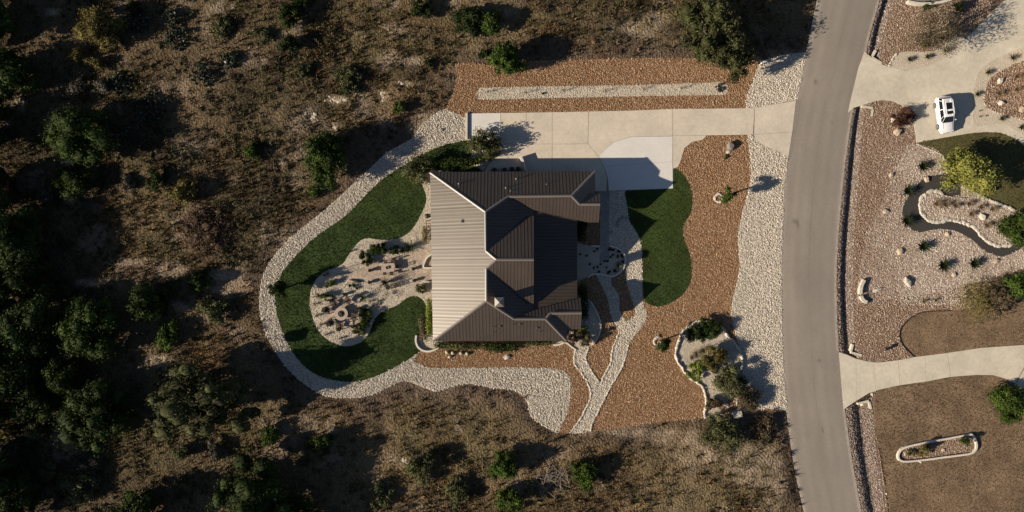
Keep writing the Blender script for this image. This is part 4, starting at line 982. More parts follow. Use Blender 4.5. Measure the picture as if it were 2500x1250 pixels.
# island bed
for (a, b, r, h, col, lb) in [(1730,802,30,1.6,'deep','broad dark green bush at the top of the stone edged island'),(1697,822,26,1.4,'dark','dark round bush beside the broad bush on the island'),
                          (1740,876,32,2.2,'yellow','yellowish feathery bush in the middle of the island bed'),(1698,910,25,1.5,'lime','bright lime round bush on the tan gravel rim of the island'),
                          (1783,930,37,2.3,'olive','large olive green tree beside the tan patch on the island'),(1826,972,30,1.8,'brown','olive brown bush on the roadside rim of the island'),(1745,989,21,1.3,'brown','brown round bush beside the small tan gravel patch')]:
    tree('island_bush', a, b, r, h, col, lb, 'bush', None, leaf=.11, dens=120, zbase=.1)
for (a, b, r) in [(1700,862,22),(1718,855,18),(1690,872,16)]:
    rosette('grass_clump', a, b, r, .6, 130, .03, (.20,.16,.11), 'wispy tan grass clump on the stone edged island', 'grass', 'grass clumps on the island', zb=.1)
# across the road
tree('small_tree', 2370,432,64,4.4,'yellowgreen','yellow green leafy tree at the edge of the olive lawn','tree',None,leaf=.15,dens=95,lump=.24,nb=60,ragged=.4,core=.5,sx=1.05,sy=1.02)
tree('cedar_tree', 2490,556,48,3.6,'cedar','dense dark green cedar at the end of the white stone ring','tree',None,dens=120)
tree('small_tree', 2466,990,48,3.2,'green','round green tree on the dry lawn beside the driveway by the dry lawn','tree',None,leaf=.14,dens=110)
tree('shrub', 2496,700,42,2.6,'bright','bright green bush between the pink gravel and the dry lawn','shrub',None,leaf=.13,dens=90)
tree('shrub', 2385,738,62,1.1,(.15,.125,.04),'loose yellow green shrub spreading over the dry lawn edge','shrub',None,leaf=.09,dens=36,ragged=.6,core=0)
tree('shrub', 2450,725,40,1.5,'brown','brownish loose shrub beside the bright green bush','shrub',None,leaf=.11,dens=40,ragged=.6,core=.4)
tree('shrub', 2206,287,26,1.6,'red','reddish bush on the rim of the brown bed by the curved driveway','shrub',None,leaf=.08,dens=150)
tree('shrub', 2292,75,66,4.6,'brown','large thin leaved brown tree casting branchy shade on the curved driveway','tree',None,leaf=.10,dens=62,ragged=.6,bark='bark_pale',limbs=26,nb=30,core=0)
tree('shrub', 2345,15,18,1.5,'dark','dark shrub where the brown bed meets the curved driveway','shrub',None,leaf=.1,dens=120)
tree('shrub', 2258,105,14,1.2,'yellow','small yellowish shrub under the thin leaved brown tree','shrub',None,leaf=.09,dens=110)
tree('shrub', 2270,14,14,.8,'deep','low dark shrub below the curved garden wall','shrub',None,leaf=.09,dens=140)
tree('planter_bush', 2257,1098,17,1.5,'yellow','yellow green round bush in the stone edged oval planter','bush',None,leaf=.09,dens=160,zbase=.1)
tree('planter_bush', 2352,1078,14,1.3,'green','green bush at the far end of the oval planter','bush',None,leaf=.09,dens=140,zbase=.1)
tree('planter_bush', 2226,1105,12,.5,'olive','low grey green plants beside the yellow bush in the oval planter','bush',None,leaf=.07,dens=140,zbase=.1)
for (a, b, r) in [(2256,735,11),(2285,732,9)]:
    rosette('grass_clump', a, b, r, .4, 70, .03, (.14,.10,.05), 'small rusty grass clump at the edge of the brown gravel', 'grass', 'rusty grass clumps on brown gravel', zb=.02)
# prickly pears
pad_prof = []
def prickly(px, py, rpx):
    b = W(px, py, .5); o = empty('prickly_pear', (b[0], b[1], gz1(b[0], b[1])))
    tag(o, 'dark clump of glossy prickly pear pads in the hillside brush', 'cactus', 'prickly pear clumps on the hillside')
    r = rpx*S; parts = []; n = int(40+rpx*1.6)
    for i in range(n):
        a = random.uniform(0, 6.28); d = r*math.sqrt(random.random())*.9; z = .2+random.random()*.75*(1-.5*d/r)
        nrm = Vector((random.gauss(0,1), random.gauss(0,1), random.gauss(0,.7))).normalized(); u = nrm.orthogonal().normalized(); w = nrm.cross(u)
        c = Vector((d*math.cos(a), d*math.sin(a), z)); rr = random.uniform(.12, .2); V = []
        for s in (-.02, .02):
            for k in range(7): t = 2*math.pi*k/7; V.append(tuple(c+u*rr*math.cos(t)+w*rr*1.3*math.sin(t)+nrm*s))
        parts.append((V, [tuple(range(7))[::-1], tuple(range(7, 14))]+[(k, (k+1) % 7, 7+(k+1) % 7, 7+k) for k in range(7)]))
    obj('pads', *join(parts), M['pad'], o)['kind'] = 'stuff'
    obj('stem', *join([tube((0,0,-.1),(0,0,.5),.1,.05,6)]+[tube((0,0,.1),(r*.6*math.cos(k),r*.6*math.sin(k),.5),.06,.03,5) for k in range(6)]), M['bark'], o)
M['pad'] = mat('cactus_pad', (.022,.030,.014), rough=.45, spec=.3)
for a, b, r in [(290,203,34),(345,62,30),(432,95,32),(497,186,32),(372,262,44),(562,148,22),(420,45,22),(300,330,30),(265,312,24)]: prickly(a, b, r)
# heap of cut branches
o = empty('brush_pile', (*G(1345,1165), gz1(*G(1345,1165)))); tag(o, 'heap of tangled grey cut branches on the brown hillside', 'brush pile')
for j in range(60):
    a = random.uniform(0, math.pi); x0, y0 = random.gauss(0,1.5), random.gauss(0,1.0); L = random.uniform(.6, 1.6); z = random.uniform(.1,.6)
    obj('branch', *tube((x0-L*math.cos(a),y0-L*math.sin(a),z+random.uniform(-.1,.3)),(x0+L*math.cos(a),y0+L*math.sin(a),z+random.uniform(-.1,.3)),.035,.015,5), M['branch'] if 'branch' in M else M.setdefault('branch', mat('grey_branch',(.22,.18,.15),rough=.9)), o)

# ------------------------------------------------------------------ rocks, walls
def rockmesh(seed, sx=1, sy=1, sz=.7):
    r_ = np.random.default_rng(seed)
    t = (1+5**.5)/2
    V = np.array([(-1,t,0),(1,t,0),(-1,-t,0),(1,-t,0),(0,-1,t),(0,1,t),(0,-1,-t),(0,1,-t),(t,0,-1),(t,0,1),(-t,0,-1),(-t,0,1)])/1.9
    Fc = [(0,11,5),(0,5,1),(0,1,7),(0,7,10),(0,10,11),(1,5,9),(5,11,4),(11,10,2),(10,7,6),(7,1,8),(3,9,4),(3,4,2),(3,2,6),(3,6,8),(3,8,9),(4,9,5),(2,4,11),(6,2,10),(8,6,7),(9,8,1)]
    V = V*r_.uniform(.78, 1.2, (12, 1))*np.array([sx, sy, sz])
    return mesh('rock', V, Fc)
M['ledge'] = mat('ledge_rock', (.44,.37,.29), rough=.95, noise=(5,.3), bump=(9,.6,.05), spec=.1)
RM = {k: [rockmesh(10+i) for i in range(7)] for k in ('rock', 'rock_tan', 'rock_grey', 'ledge')}
for k, ms in RM.items():
    for m_ in ms: m_.materials.append(M[k])
BM = {}
def boulder(px, py, rpx, label, m='rock', sx=1.0, sy=1.0, sz=.7, rz=None, zb=.0, group=None, name='boulder', seed=None):
    me = rockmesh(seed or int(px*7+py)); v2 = me
    # one subdivision with jitter so that facets are uneven
    import bmesh
    bm = bmesh.new(); bm.from_mesh(me); bmesh.ops.subdivide_edges(bm, edges=bm.edges[:], cuts=1, use_grid_fill=True)
    rr = random.Random(int(px+py))
    for v in bm.verts: v.co *= rr.uniform(.9, 1.08)
    bm.to_mesh(me); bm.free(); me.materials.append(M[m])
    g = G(px, py); r = rpx*S
    o = link(name, me, None, None, (g[0], g[1], zb+r*sz*.30), rr.uniform(0, 6) if rz is None else rz); o.scale = (r*sx, r*sy, r*sz)
    return tag(o, label, 'rock', group)
for (a, b, r, mt, sx, sy, sz, lb) in [
    (1783,358,13,'rock_grey',1,.9,1.1,'tall grey boulder standing in tan gravel below the driveway'),(1778,371,6,'rock',1.2,.7,.6,'small pale rock leaning at the foot of the grey boulder'),
    (1238,871,9,'rock',1.1,.8,.8,'white rock standing alone on the tan gravel by the dark hedge'),(1098,871,5,'rock',1,.8,1.2,'squarish pale stone beside the round grey stones'),
    (2186,297,12,'rock',1.2,.7,.5,'flat angular white slab rock beside the reddish bush'),(2190,323,10,'rock_tan',1,.9,.8,'tan boulder beside the flat white slab rock'),
    (2439,199,9,'rock',1,.9,.8,'white pointed rock in the rounded brown bed near the car'),(2440,253,9,'rock',.9,.8,.9,'white block shaped rock casting a square shadow in the brown bed'),(2492,268,9,'rock_tan',1,.9,.6,'tan rock at the edge of the rounded brown bed'),
    (2215,689,14,'rock',1.2,.7,.7,'large white boulder in front of a small agave'),(2396,530,9,'rock',1.2,1,.8,'white banded boulder inside the white stone ring'),(2290,504,7,'rock_tan',1,1,.5,'small tan rock among the grass clumps in the stone ring'),
    (1780,883,10,'rock',1,.9,.6,'pale rock in shade on the road side of the island'),(1773,996-8,7,'rock',1.3,.7,.7,'white rock in the small tan patch of the island'),(1799,984,6,'rock',1.3,.7,.7,'white rock between the tan patch and the brown island bush'),
    (781,698,6,'rock_tan',1,1,.6,'small tan rock at the rounded end of the patio gravel'),(2301,1098,6,'rock_tan',1,1,.8,'small tan rock in the middle of the oval planter'),(2208,1107,5,'rock',1.3,.7,.6,'small pale rock at the rounded end of the oval planter'),
    (2245,1127,4,'rock',1.6,.7,.6,'pale stone lying outside the oval planter'),(2128,962,4,'rock',1,1,.7,'pale stone beside the culvert at the dry lawn'),(2164,1205,3.5,'rock',1,1,.8,'little white stone at the edge of the ditch rock'),(926,740,6,'rock_grey',1.2,.8,.5,'dark flat rock in the patio gravel by the grass clumps'),
    (1079,317,4,'rock_grey',1,1,1,'small dark stone on the white gravel beyond the closed end of the driveway')]:
    boulder(a, b, r, lb, mt, sx, sy, sz, zb=.13 if (a > 2260 and 450 < b < 560) or (a > 2400 and b < 300) else (.09 if a < 1100 or (1640 < a < 1830 and b > 780) else .02))
TB = 'tan boulder resting on the pink gravel across the road'
for a, b, r in [(2175,427,8),(2261,438,8),(2161,516,8),(2312,571,8),(2196,614,10),(2430,637,8),(2328,671,8),(2272,416,4)]:
    boulder(a, b, r, TB, 'rock_tan', 1, .9, .75, group='tan boulders on the pink gravel')
for a, b, r, lb in [(1092,860,5,0),(1106,861,4,0),(1126,862,5,0),(1141,863,5,0)]:
    g = G(a, b); o = link('round_stone', mesh('round_stone', *lathe([(.02,.0),(.16,.02),(.24,.12),(.25,.2),(.2,.32),(.1,.38),(.01,.39)], 12), smooth=True), M.setdefault('pale_ball', mat('pale_round_stone', (.30,.28,.19), rough=.9, noise=(9,.25))), None, (g[0], g[1], .03))
    tag(o, 'pale round stone in a row on the tan gravel by the grey green hedge', 'rock', 'round stones by the hedge')
# limestone outcrops breaking through the hillside
for (a, b, n_, lb, sp) in [(822,243,16,'broken white limestone outcrop with many ledges on the hillside',(26,10)),(762,280,6,'small pale limestone outcrop nearest to the small outcrop by the round cedar',(18,8)),(934,235,7,'narrow limestone outcrop running uphill toward the tan gravel',(7,12)),(816,307,7,'short limestone outcrop just above the round cedar',(6,14)),(990,203,5,'small limestone outcrop beside the tan gravel corner',(14,4)),(1000,1128,14,'scatter of white limestone rubble at the edge of a large tree shadow',(36,7)),(170,395,6,'pale rocks showing under the big hillside cedar',(16,6))]:
    g = G(a, b); o = empty('limestone_outcrop', (g[0], g[1], gz1(*g))); tag(o, lb, 'outcrop')
    for i in range(n_):
        dx, dy = random.gauss(0, sp[0]*.55)*S, random.gauss(0, sp[1]*.55)*S
        r = link('rock', random.choice(RM['ledge']), None, o, (dx, dy, gz1(g[0]+dx, g[1]+dy)-o.location.z), random.uniform(0, 6)); s_ = random.uniform(.08, .24); r.scale = (s_*1.3, s_, s_*.6)
def stonewall(name, path, label, spacing=.36, size=.22, zb=.0, h=.7, mk='rock', closed=False, cat='stone edging', rows=1):
    P = np.array([G(*p) for p in smoothpoly(path, 5, closed)]); 
    if closed: P = np.vstack([P, P[:1]])
    d = np.r_[0, np.cumsum(np.linalg.norm(np.diff(P, axis=0), axis=1))]
    o = empty(name, (P[0][0], P[0][1], zb)); tag(o, label, cat)
    n = int(d[-1]/spacing)
    for rw in range(rows):
        for i in range(n):
            t = (i+.5*(rw % 2))*spacing+random.uniform(-.05, .05); x_, y_ = np.interp(t, d, P[:, 0]), np.interp(t, d, P[:, 1])
            j = min(int(np.searchsorted(d, t)), len(P)-1); tg = P[j]-P[max(j-1, 0)]
            s_ = size*random.uniform(.75, 1.3)
            r = link('stone', random.choice(RM[mk]), None, o, (x_-P[0][0]+random.uniform(-.05,.05), y_-P[0][1]+random.uniform(-.05,.05), s_*h*.35+rw*size*.9), math.atan2(tg[1], tg[0])+random.uniform(-.3,.3)); r.scale = (s_*1.15, s_*.85, s_*h)
    return o
zi = lambda p: Z(1620,760,4.466,p)
stonewall('stone_edging', zi([(840,625),(850,520),(830,440),(800,390),(760,330),(700,270),(640,190),(580,160),(510,120),(430,108),(350,110),(300,150),(240,190),(190,240),(165,310),(140,390),(130,480),(160,560),(200,620),(240,680),(290,730),(350,770),(400,800),(430,850),(450,910),(460,970),(455,1040),(440,1100),(450,1148),(520,1148),(600,1130)]), 'rough white stacked stone border curving round the island bed', .32, .19, .03, 1.0, cat='stone border', rows=2)
stonewall('stone_edging', zi([(700,930),(780,945),(850,990),(880,1030),(920,1070),(970,1075),(1040,1050),(1120,1020)]), 'short white stone border on the road end of the island', .32, .17, .05, .9, cat='stone border')
stonewall('stone_edging', nz2([(1330,806),(1240,813),(1170,788),(1110,738),(1060,678),(980,638),(860,613),(780,633),(710,618),(662,575),(642,520),(647,460),(680,422),(740,397),(790,402),(825,430)]), 'pale stone ring around the raised bed beside the dark path', .30, .30, .04, .7, cat='stone border', rows=1)
stonewall('stone_edging', nz2([(1095,430),(1200,480),(1290,515),(1380,545)]), 'straight white stone edging between raised bed and olive lawn', .36, .28, .06, .8, cat='stone border')
stonewall('stone_edging', nz2([(615,35),(680,65),(760,95),(810,125),(840,180),(890,240)]), 'thin pale stone edging between pink gravel and olive lawn', .3, .13, .05, .7, cat='stone border')
stonewall('stone_edging', nz1([(350,560),(365,525),(390,480),(420,455),(450,443)]), 'row of white cobbles at the mouth of the curved driveway', .42, .2, .05, .7, cat='stone border')
stonewall('stone_edging', nz1([(1470,1010),(1380,990),(1260,955),(1190,925),(1155,880),(1150,800),(1170,730)]), 'small pale stone edging round the brown bed near the car', .3, .12, .1, .6, cat='stone border')
stonewall('stone_edging', nz1([(985,330),(1040,200),(1090,60),(1100,0)]), 'loose pale stones edging the brown bed at the driveway bend', .5, .11, .06, .6, cat='stone border')
CT = 'irregular white stone row lining the dry creek through tan gravel'
for p, rr in [([(1467,938),(1475,915),(1491,885),(1495,855),(1509,815)], 0), ([(1392,1056),(1415,1025),(1436,985),(1442,965),(1435,935),(1415,905),(1402,885),(1405,850)], 0), ([(1442,1051),(1447,1030),(1465,995),(1490,945),(1505,920),(1523,885),(1535,840)], 0), ([(1437,850),(1430,875),(1450,915),(1467,938)], 0)]:
    o = stonewall('creek_edging', p, CT, .26, .15, .03, .9, cat='stone border'); o['group'] = 'stone rows lining the dry creek'
RR = 'ring of white rocks around the base of a young tree'
for a, b, r in [(1755,484,10),(1607,833,10)]:
    o = stonewall('rock_ring', [(a+r*math.cos(t), b+r*.95*math.sin(t)) for t in np.linspace(0, 2*math.pi, 9)[:-1]], RR, .3, .2, .03, .8, closed=True, cat='rock ring'); o['group'] = 'rock rings at young trees'
# smooth low walls
def lowwall(name, path, w, h, label, m='curb', zb=0.0, closed=False, n=5):
    P = [tuple(G(*p)) for p in smoothpoly(path, n, closed)]
    return tag(obj(name, *sweep(P, w, zb-.05, zb+h, closed, .92), M[m]), label, 'wall')
lowwall('garden_curb', [(1441,601),(1453,601),(1464,601)], .22, .3, 'short straight pale curb at the front walk')
lowwall('garden_curb', [(1488,601),(1502,604),(1515,611),(1525,626),(1525,643),(1518,660),(1502,672),(1487,674),(1464,669),(1443,671),(1436,678)], .22, .3, 'pale curved curb round the shaded circular front garden')
lowwall('garden_curb', [(1442,736),(1450,750),(1460,770),(1466,790),(1464,810),(1456,828),(1447,841)], .2, .3, 'pale curved curb of the bed at the house corner by the dry creek')
lowwall('garden_curb', [(1350,842),(1365,841),(1380,836),(1394,846),(1406,854)], .22, .25, 'wavy pale curb below the hipped roof corner by the dry creek')
lowwall('garden_curb', [(1017,818),(1016,832),(1021,846),(1033,855),(1048,857),(1064,852),(1077,843)], .26, .45, 'pale curved retaining curb at the house corner where lawn meets tan gravel')
lowwall('garden_curb', [(1054,621),(1044,628),(1038,638),(1035,653),(1056,654)], .22, .4, 'pale quarter round planter curb above the patio steps')
lowwall('garden_curb', [(1056,689),(1034,689),(1038,700),(1042,708)], .22, .4, 'pale angled planter curb below the patio steps')
lowwall('driveway_curb', [(1139,277),(1139,310),(1139,341)], .3, .34, 'pale raised curb wall at the closed end of the driveway')
lowwall('courtyard_wall', [(1271,384),(1275,394),(1280,406),(1284,420)], .36, .9, 'short curved white wall beside the parking slab')
lowwall('planter_wall', planter[:-1], .26, .35, 'cream stone wall of the oval planter on the dry lawn', closed=True, n=1)
lowwall('garden_wall', nz1([(490,25),(560,40),(640,45),(740,35),(830,15),(900,-15),(1000,-70)]), .35, .6, 'curved pale garden wall above the brown bed at the road')
lowwall('garden_wall', nz1([(500,0),(580,14),(680,16),(780,0),(880,-30)]), .2, .5, 'dark curved second wall behind the pale garden wall', 'rock_grey')
lowwall('bed_edging', nz4([(1040,413),(840,420),(740,450),(670,500),(625,560),(610,620),(630,690),(670,740),(735,803)]), .08, .12, 'thin dark edging strip round the end of the dry lawn', 'black')
# curved white sculptural bench made of two stones by the ditch
lowwall('stone_bench', nz4([(300,150),(280,190),(270,230),(268,270)]), .42, .5, 'longer piece of the white curved stone bench by the ditch', 'rock')
lowwall('stone_bench', nz4([(275,285),(285,310),(305,330),(325,337)]), .42, .45, 'shorter piece of the white curved stone bench by the ditch', 'rock')
boulder(2139,709,10,'narrow white stone lying inside the curved bench','rock',1.3,.5,.6,rz=.4,seed=5)
for a, b, lb in [(2125,716,'small dark ground plate beside the narrow white stone'),(2121,735,'small dark ground plate at the shorter bench stone')]:
    g = G(a, b); o = empty('ground_plate', (g[0], g[1], .02), .3); tag(o, lb, 'plate')
    obj('plate', *box(-.32,.32,-.2,.2,0,.06), M['rock_grey'], o); obj('rim', *join([box(-.36,-.32,-.24,.24,0,.09),box(.32,.36,-.24,.24,0,.09),box(-.32,.32,-.24,-.2,0,.09),box(-.32,.32,.2,.24,0,.09)]), M['frame'], o)
# neighbouring house corner at the frame edge
nh = empty('neighbour_house', (*G(2520,200), 0)); tag(nh, 'cream walled house corner beside the rounded brown bed', 'house')
obj('wall', *box(-1.0, 7, -3.0, 2.4, 0, 3.0), M['curb'], nh)
obj('wall_return', *box(-.2, 7, 2.4, 4.2, 0, 3.0), M['curb'], nh)
obj('roof', *join([box(-.5, 7, -2.6, 2.0, 3.0, 3.25), box(-.9, 7, -2.9, 2.3, 3.0, 3.12)]), M['curb'], nh)
wv = obj('window', *box(-1.05, -.98, -1.0, .6, 1.0, 2.2), M['frame'], nh); obj('pane', *box(-1.07, -1.04, -.9, .5, 1.1, 2.1), M['glass'], wv)
# culverts
def culvert(a, b, rz, label):
    g = G(a, b); o = empty('culvert', (g[0], g[1], -.55), rz); tag(o, label, 'culvert')
    obj('headwall', *box(-.75,.75,-.15,.15,-.2,.66), M['concrete_n'], o)
    obj('pipe', *lathe([(.34,0),(.34,.5),(.27,.5),(.27,.02)], 14), M['concrete_n'], o).rotation_euler = (math.pi/2, 0, 0)
    obj('apron', *box(-.5,.9,-1.0,-.15,-.15,.02), M['concrete_n'], o)
    obj('wing_wall', *box(.62,.9,-1.1,-.15,-.15,.62), M['concrete_n'], o)
culvert(2140,148,math.radians(150),'concrete culvert mouth beside the white cobbles at the curved driveway')
culvert(2117,262,math.radians(-10),'concrete culvert mouth near the flat white slab rock')
culvert(2090,864,math.radians(165),'concrete culvert mouth between brown gravel and the dry lawn driveway')
culvert(2107,982,math.radians(15),'concrete culvert mouth between the dry lawn and its driveway')
# flagstones: irregular cells
def flags(parent_name, poly, label_kind, z, spacing, m, gap=.05):
    base = tag(obj(parent_name, *pxprism(poly, .03, z-.035), M['joint']), kind='structure')
    P = np.array([G(*p) for p in poly]); lo, hi = P.min(0), P.max(0); pts = []
    yy = lo[1]-spacing; r = 0
    while yy < hi[1]+spacing:
        xx = lo[0]-spacing+(r % 2)*spacing*.5
        while xx < hi[0]+spacing:
            pts.append((xx+random.uniform(-.45,.45)*spacing, yy+random.uniform(-.42,.42)*spacing)); xx += spacing
        yy += spacing*.85; r += 1
    pts = np.array(pts); n = len(P)
    def inside(p):
        c = False
        for i in range(n):
            (ax, ay), (bx, by) = P[i], P[(i+1) % n]
            if (ay > p[1]) != (by > p[1]) and p[0] < (bx-ax)*(p[1]-ay)/(by-ay)+ax: c = not c
        return c
    for c in pts:
        if not inside(c): continue
        cell = [(c[0]-spacing, c[1]-spacing), (c[0]+spacing, c[1]-spacing), (c[0]+spacing, c[1]+spacing), (c[0]-spacing, c[1]+spacing)]
        for q in pts:
            dv = q-c; L = np.linalg.norm(dv)
            if L < 1e-6 or L > spacing*2.4: continue
            u = dv/L; lim = L/2-gap/2; out = []
            for i in range(len(cell)):
                a, b = np.array(cell[i]), np.array(cell[(i+1) % len(cell)]); da, db = (a-c) @ u-lim, (b-c) @ u-lim
                if da <= 0: out.append(tuple(a))
                if (da <= 0) != (db <= 0): out.append(tuple(a+(b-a)*da/(da-db)))
            cell = out
            if len(cell) < 3: break
        if len(cell) >= 3: obj('flagstone', *prism(cell, z-.04, z+random.uniform(-.006,.008)), m[random.randrange(len(m))], base)
M['flag2'] = mat('flagstone_pink', (.40,.31,.24), rough=.9, noise=(2,.2), bump=(15,.4,.02), spec=.2)
M['flag3'] = mat('flagstone_dun', (.30,.245,.19), rough=.9, noise=(2,.2), bump=(15,.4,.02), spec=.2)
fl = [(1068,600),(1050,604),(980,621),(922,633),(884,647),(841,664),(819,674),(815,681),(822,688),(842,690),(858,688),(880,690),(896,695),(912,692),(926,700),(970,690),(1005,681),(1030,688),(1068,688)]
flags('patio_paving', fl, 'flagstone', .105, .52, [M['flag'], M['flag2'], M['flag3']], .035)
flags('fire_pit_paving', [(836+43*math.cos(t), 765+43*math.sin(t)) for t in np.linspace(0, 2*math.pi, 25)[:-1]], 'flagstone', .105, .52, [M['flag'], M['flag2'], M['flag3']], .035)
SS = 'irregular stepping stone in the shaded gravel near the front lawn'
for a, b, r in [(1519,531,5),(1513,536,5),(1508,542,5),(1506,549,5),(1493,567,5),(1529,532,4)]:
    g = G(a, b); k = random.uniform(0, 1)
    pts = [(r*S*random.uniform(.8,1.15)*math.cos(t+k), r*S*random.uniform(.8,1.15)*math.sin(t+k)) for t in np.linspace(0, 2*math.pi, 7)[:-1]]
    tag(link('stepping_stone', mesh('stepping_stone', *prism(pts, 0, .07)), M['flag_gray'], None, (g[0], g[1], .06)), SS, 'stone', 'stepping stones by the front lawn')

# ------------------------------------------------------------------ patio furniture
def part(name, parts, m, parent): return obj(name, *join(parts), m, parent)
ZP = .112
def adirondack(px, py, tx, ty, label):
    g = G(px, py); d = G(tx, ty)-g; o = empty('patio_chair', (g[0], g[1], ZP), math.atan2(d[1], d[0])); tag(o, label, 'chair', 'chairs around the fire pit'); o.scale = (1.12, 1.12, 1.05)
    for i in range(5): part('seat_slat', [box(-.28+i*.12, -.17+i*.12, -.27, .27, .30+i*.018, .33+i*.018)], M['chair'], o)
    for i in range(5):
        y0 = -.27+i*.11
        part('back_slat', [([(-.28,y0,.30),(-.28,y0+.095,.30),(-.255,y0+.095,.30),(-.255,y0,.30),(-.55,y0,.95),(-.55,y0+.095,.95),(-.525,y0+.095,.95),(-.525,y0,.95)], box(0,1,0,1,0,1)[1])], M['chair'], o)
    for s in (-1, 1):
        y0 = .33*s
        part('armrest', [box(-.38,.36, y0-.075, y0+.075, .56, .59)], M['chair'], o)
        part('leg', [box(.25,.33, y0-.03, y0+.03, 0, .56)], M['chair'], o)
        part('leg', [box(-.38,-.30, y0-.03, y0+.03, 0, .56)], M['chair'], o)
    return o
FC = (836, 765)
for a, b, lb in [(818,739,0),(802,757,0),(811,785,0),(832,795,0),(866,772,0),(851,735,0)]:
    adirondack(a, b, *FC, 'brown slatted low chair facing the round fire pit')
g = G(*FC); o = empty('fire_pit_table', (g[0], g[1], ZP)); tag(o, 'round stone fire pit table with dark burner bowl', 'fire pit')
part('base', [lathe([(.5,0),(.5,.45)], 20)], M['rock_tan'], o); part('table_top', [lathe([(.86,.45),(.88,.48),(.88,.54),(.86,.56)], 28)], M['tabletop'], o)
bw = part('burner_bowl', [lathe([(.42,.55),(.43,.585),(.40,.59)], 20)], M['black'], o)
for i in range(5):
    t = i*1.26; part('log', [tube((.25*math.cos(t),.25*math.sin(t),.6),(-.08*math.cos(t),-.08*math.sin(t),.70),.06,.05,7)], M['chair'], bw)
# dining set
g = G(950, 653); o = empty('dining_table', (g[0], g[1], ZP), .06); tag(o, 'square pale dining table on the flagstone patio', 'table')
part('table_top', [box(-.82,.82,-.55,.55,.70,.75)], M['tabletop'], o)
for sx in (-1, 1):
    for sy in (-1, 1): part('leg', [box(sx*.74-.04,sx*.74+.04,sy*.47-.04,sy*.47+.04,0,.70)], M['frame'], o)
o = link('table_bowl', mesh('table_bowl', *lathe([(.08,0),(.2,.07),(.22,.12),(.18,.12),(.05,.05)], 14)), M['black'], None, (g[0]-.05, g[1], ZP+.755)); tag(o, 'dark bowl in the middle of the pale dining table', 'bowl')
def dining_chair(px, py, rz):
    g = G(px, py); o = empty('dining_chair', (g[0], g[1], ZP), rz); tag(o, 'dark metal dining chair pushed up to the pale square table', 'chair', 'chairs around the dining table')
    part('seat', [box(-.23,.23,-.23,.23,.43,.46)], M['chair'], o)
    part('backrest', [box(-.25,-.22,-.23,.23,.82,.90)]+[box(-.25,-.23,-.2+.1*i,-.17+.1*i,.46,.84) for i in range(5)], M['frame'], o)
    for sx in (-1, 1):
        for sy in (-1, 1): part('leg', [box(sx*.21-.02,sx*.21+.02,sy*.21-.02,sy*.21+.02,0,.9 if sx < 0 else .43)], M['frame'], o)
for a, b, r in [(928,655,0),(973,651,math.pi),(941,666,math.pi/2),(958,667,math.pi/2),(943,640,-math.pi/2),(960,639,-math.pi/2)]: dining_chair(a, b, r)
# wire chairs and side table
def wire_chair(px, py, rz, label):
    g = G(px, py); o = empty('wire_chair', (g[0], g[1], ZP), rz); tag(o, label, 'chair')
    ring = [tube((.3*math.cos(t), .3*math.sin(t), .44), (.3*math.cos(t+.42), .3*math.sin(t+.42), .44), .018, .018, 5, False) for t in np.arange(0, 6.28, .42)]
    part('seat_ring', ring, M['black'], o)
    part('seat_spokes', [tube((.3*math.cos(t), .3*math.sin(t), .44), (-.3*math.cos(t), -.3*math.sin(t), .43), .012, .012, 4) for t in np.arange(0, 3.14, .4)], M['black'], o)
    part('back_hoop', [tube((-.28-.2*math.sin(t), .33*math.cos(t), .45+.65*math.sin(t)), (-.28-.2*math.sin(t+.26), .33*math.cos(t+.26), .45+.65*math.sin(t+.26)), .02, .02, 5, False) for t in np.arange(0, 3.1, .26)], M['black'], o)
    part('back_wires', [tube((-.28, y_, .45), (-.28-.2*math.sqrt(max(0, 1-(y_/.33)**2)), y_, .45+.65*math.sqrt(max(0, 1-(y_/.33)**2))), .01, .01, 4) for y_ in (-.24,-.12,0,.12,.24)], M['black'], o)
    for a in (.7, 2.3, 3.9, 5.4): part('leg', [tube((.27*math.cos(a), .27*math.sin(a), .44), (.33*math.cos(a), .33*math.sin(a), 0), .018, .015, 5)], M['black'], o)
wire_chair(929, 706, .3, 'black wire chair with round spoked seat beside the tall yucca')
wire_chair(945, 719, .9, 'black wire chair with round spoked seat in front of the side table')
g = G(948, 702); o = empty('side_table', (g[0], g[1], ZP)); tag(o, 'little round black side table between the wire chairs', 'table')
part('table_top', [lathe([(.26,.48),(.27,.50),(.26,.52)], 16)], M['black'], o); part('stem', [tube((0,0,0),(0,0,.48),.025,.025,6)], M['black'], o); part('foot', [lathe([(.18,0),(.17,.025)], 12)], M['black'], o)
g = G(968, 695); o = empty('garden_bench', (g[0], g[1], ZP), .25); tag(o, 'slatted dark metal bench at the edge of the paving', 'bench')
for i in range(5): part('seat_slat', [box(-.65,.65,-.24+i*.1,-.17+i*.1,.43,.455)], M['frame'], o)
for i in range(4): part('back_slat', [box(-.65,.65,-.30-.02*i,-.28-.02*i,.52+.11*i,.60+.11*i)], M['frame'], o)
for sx in (-.6, .6):
    part('armrest', [box(sx-.03,sx+.03,-.3,.28,.64,.67)], M['frame'], o)
    for yy_ in (-.28, .24): part('leg', [box(sx-.025,sx+.025,yy_-.025,yy_+.025,0,.65)], M['frame'], o)
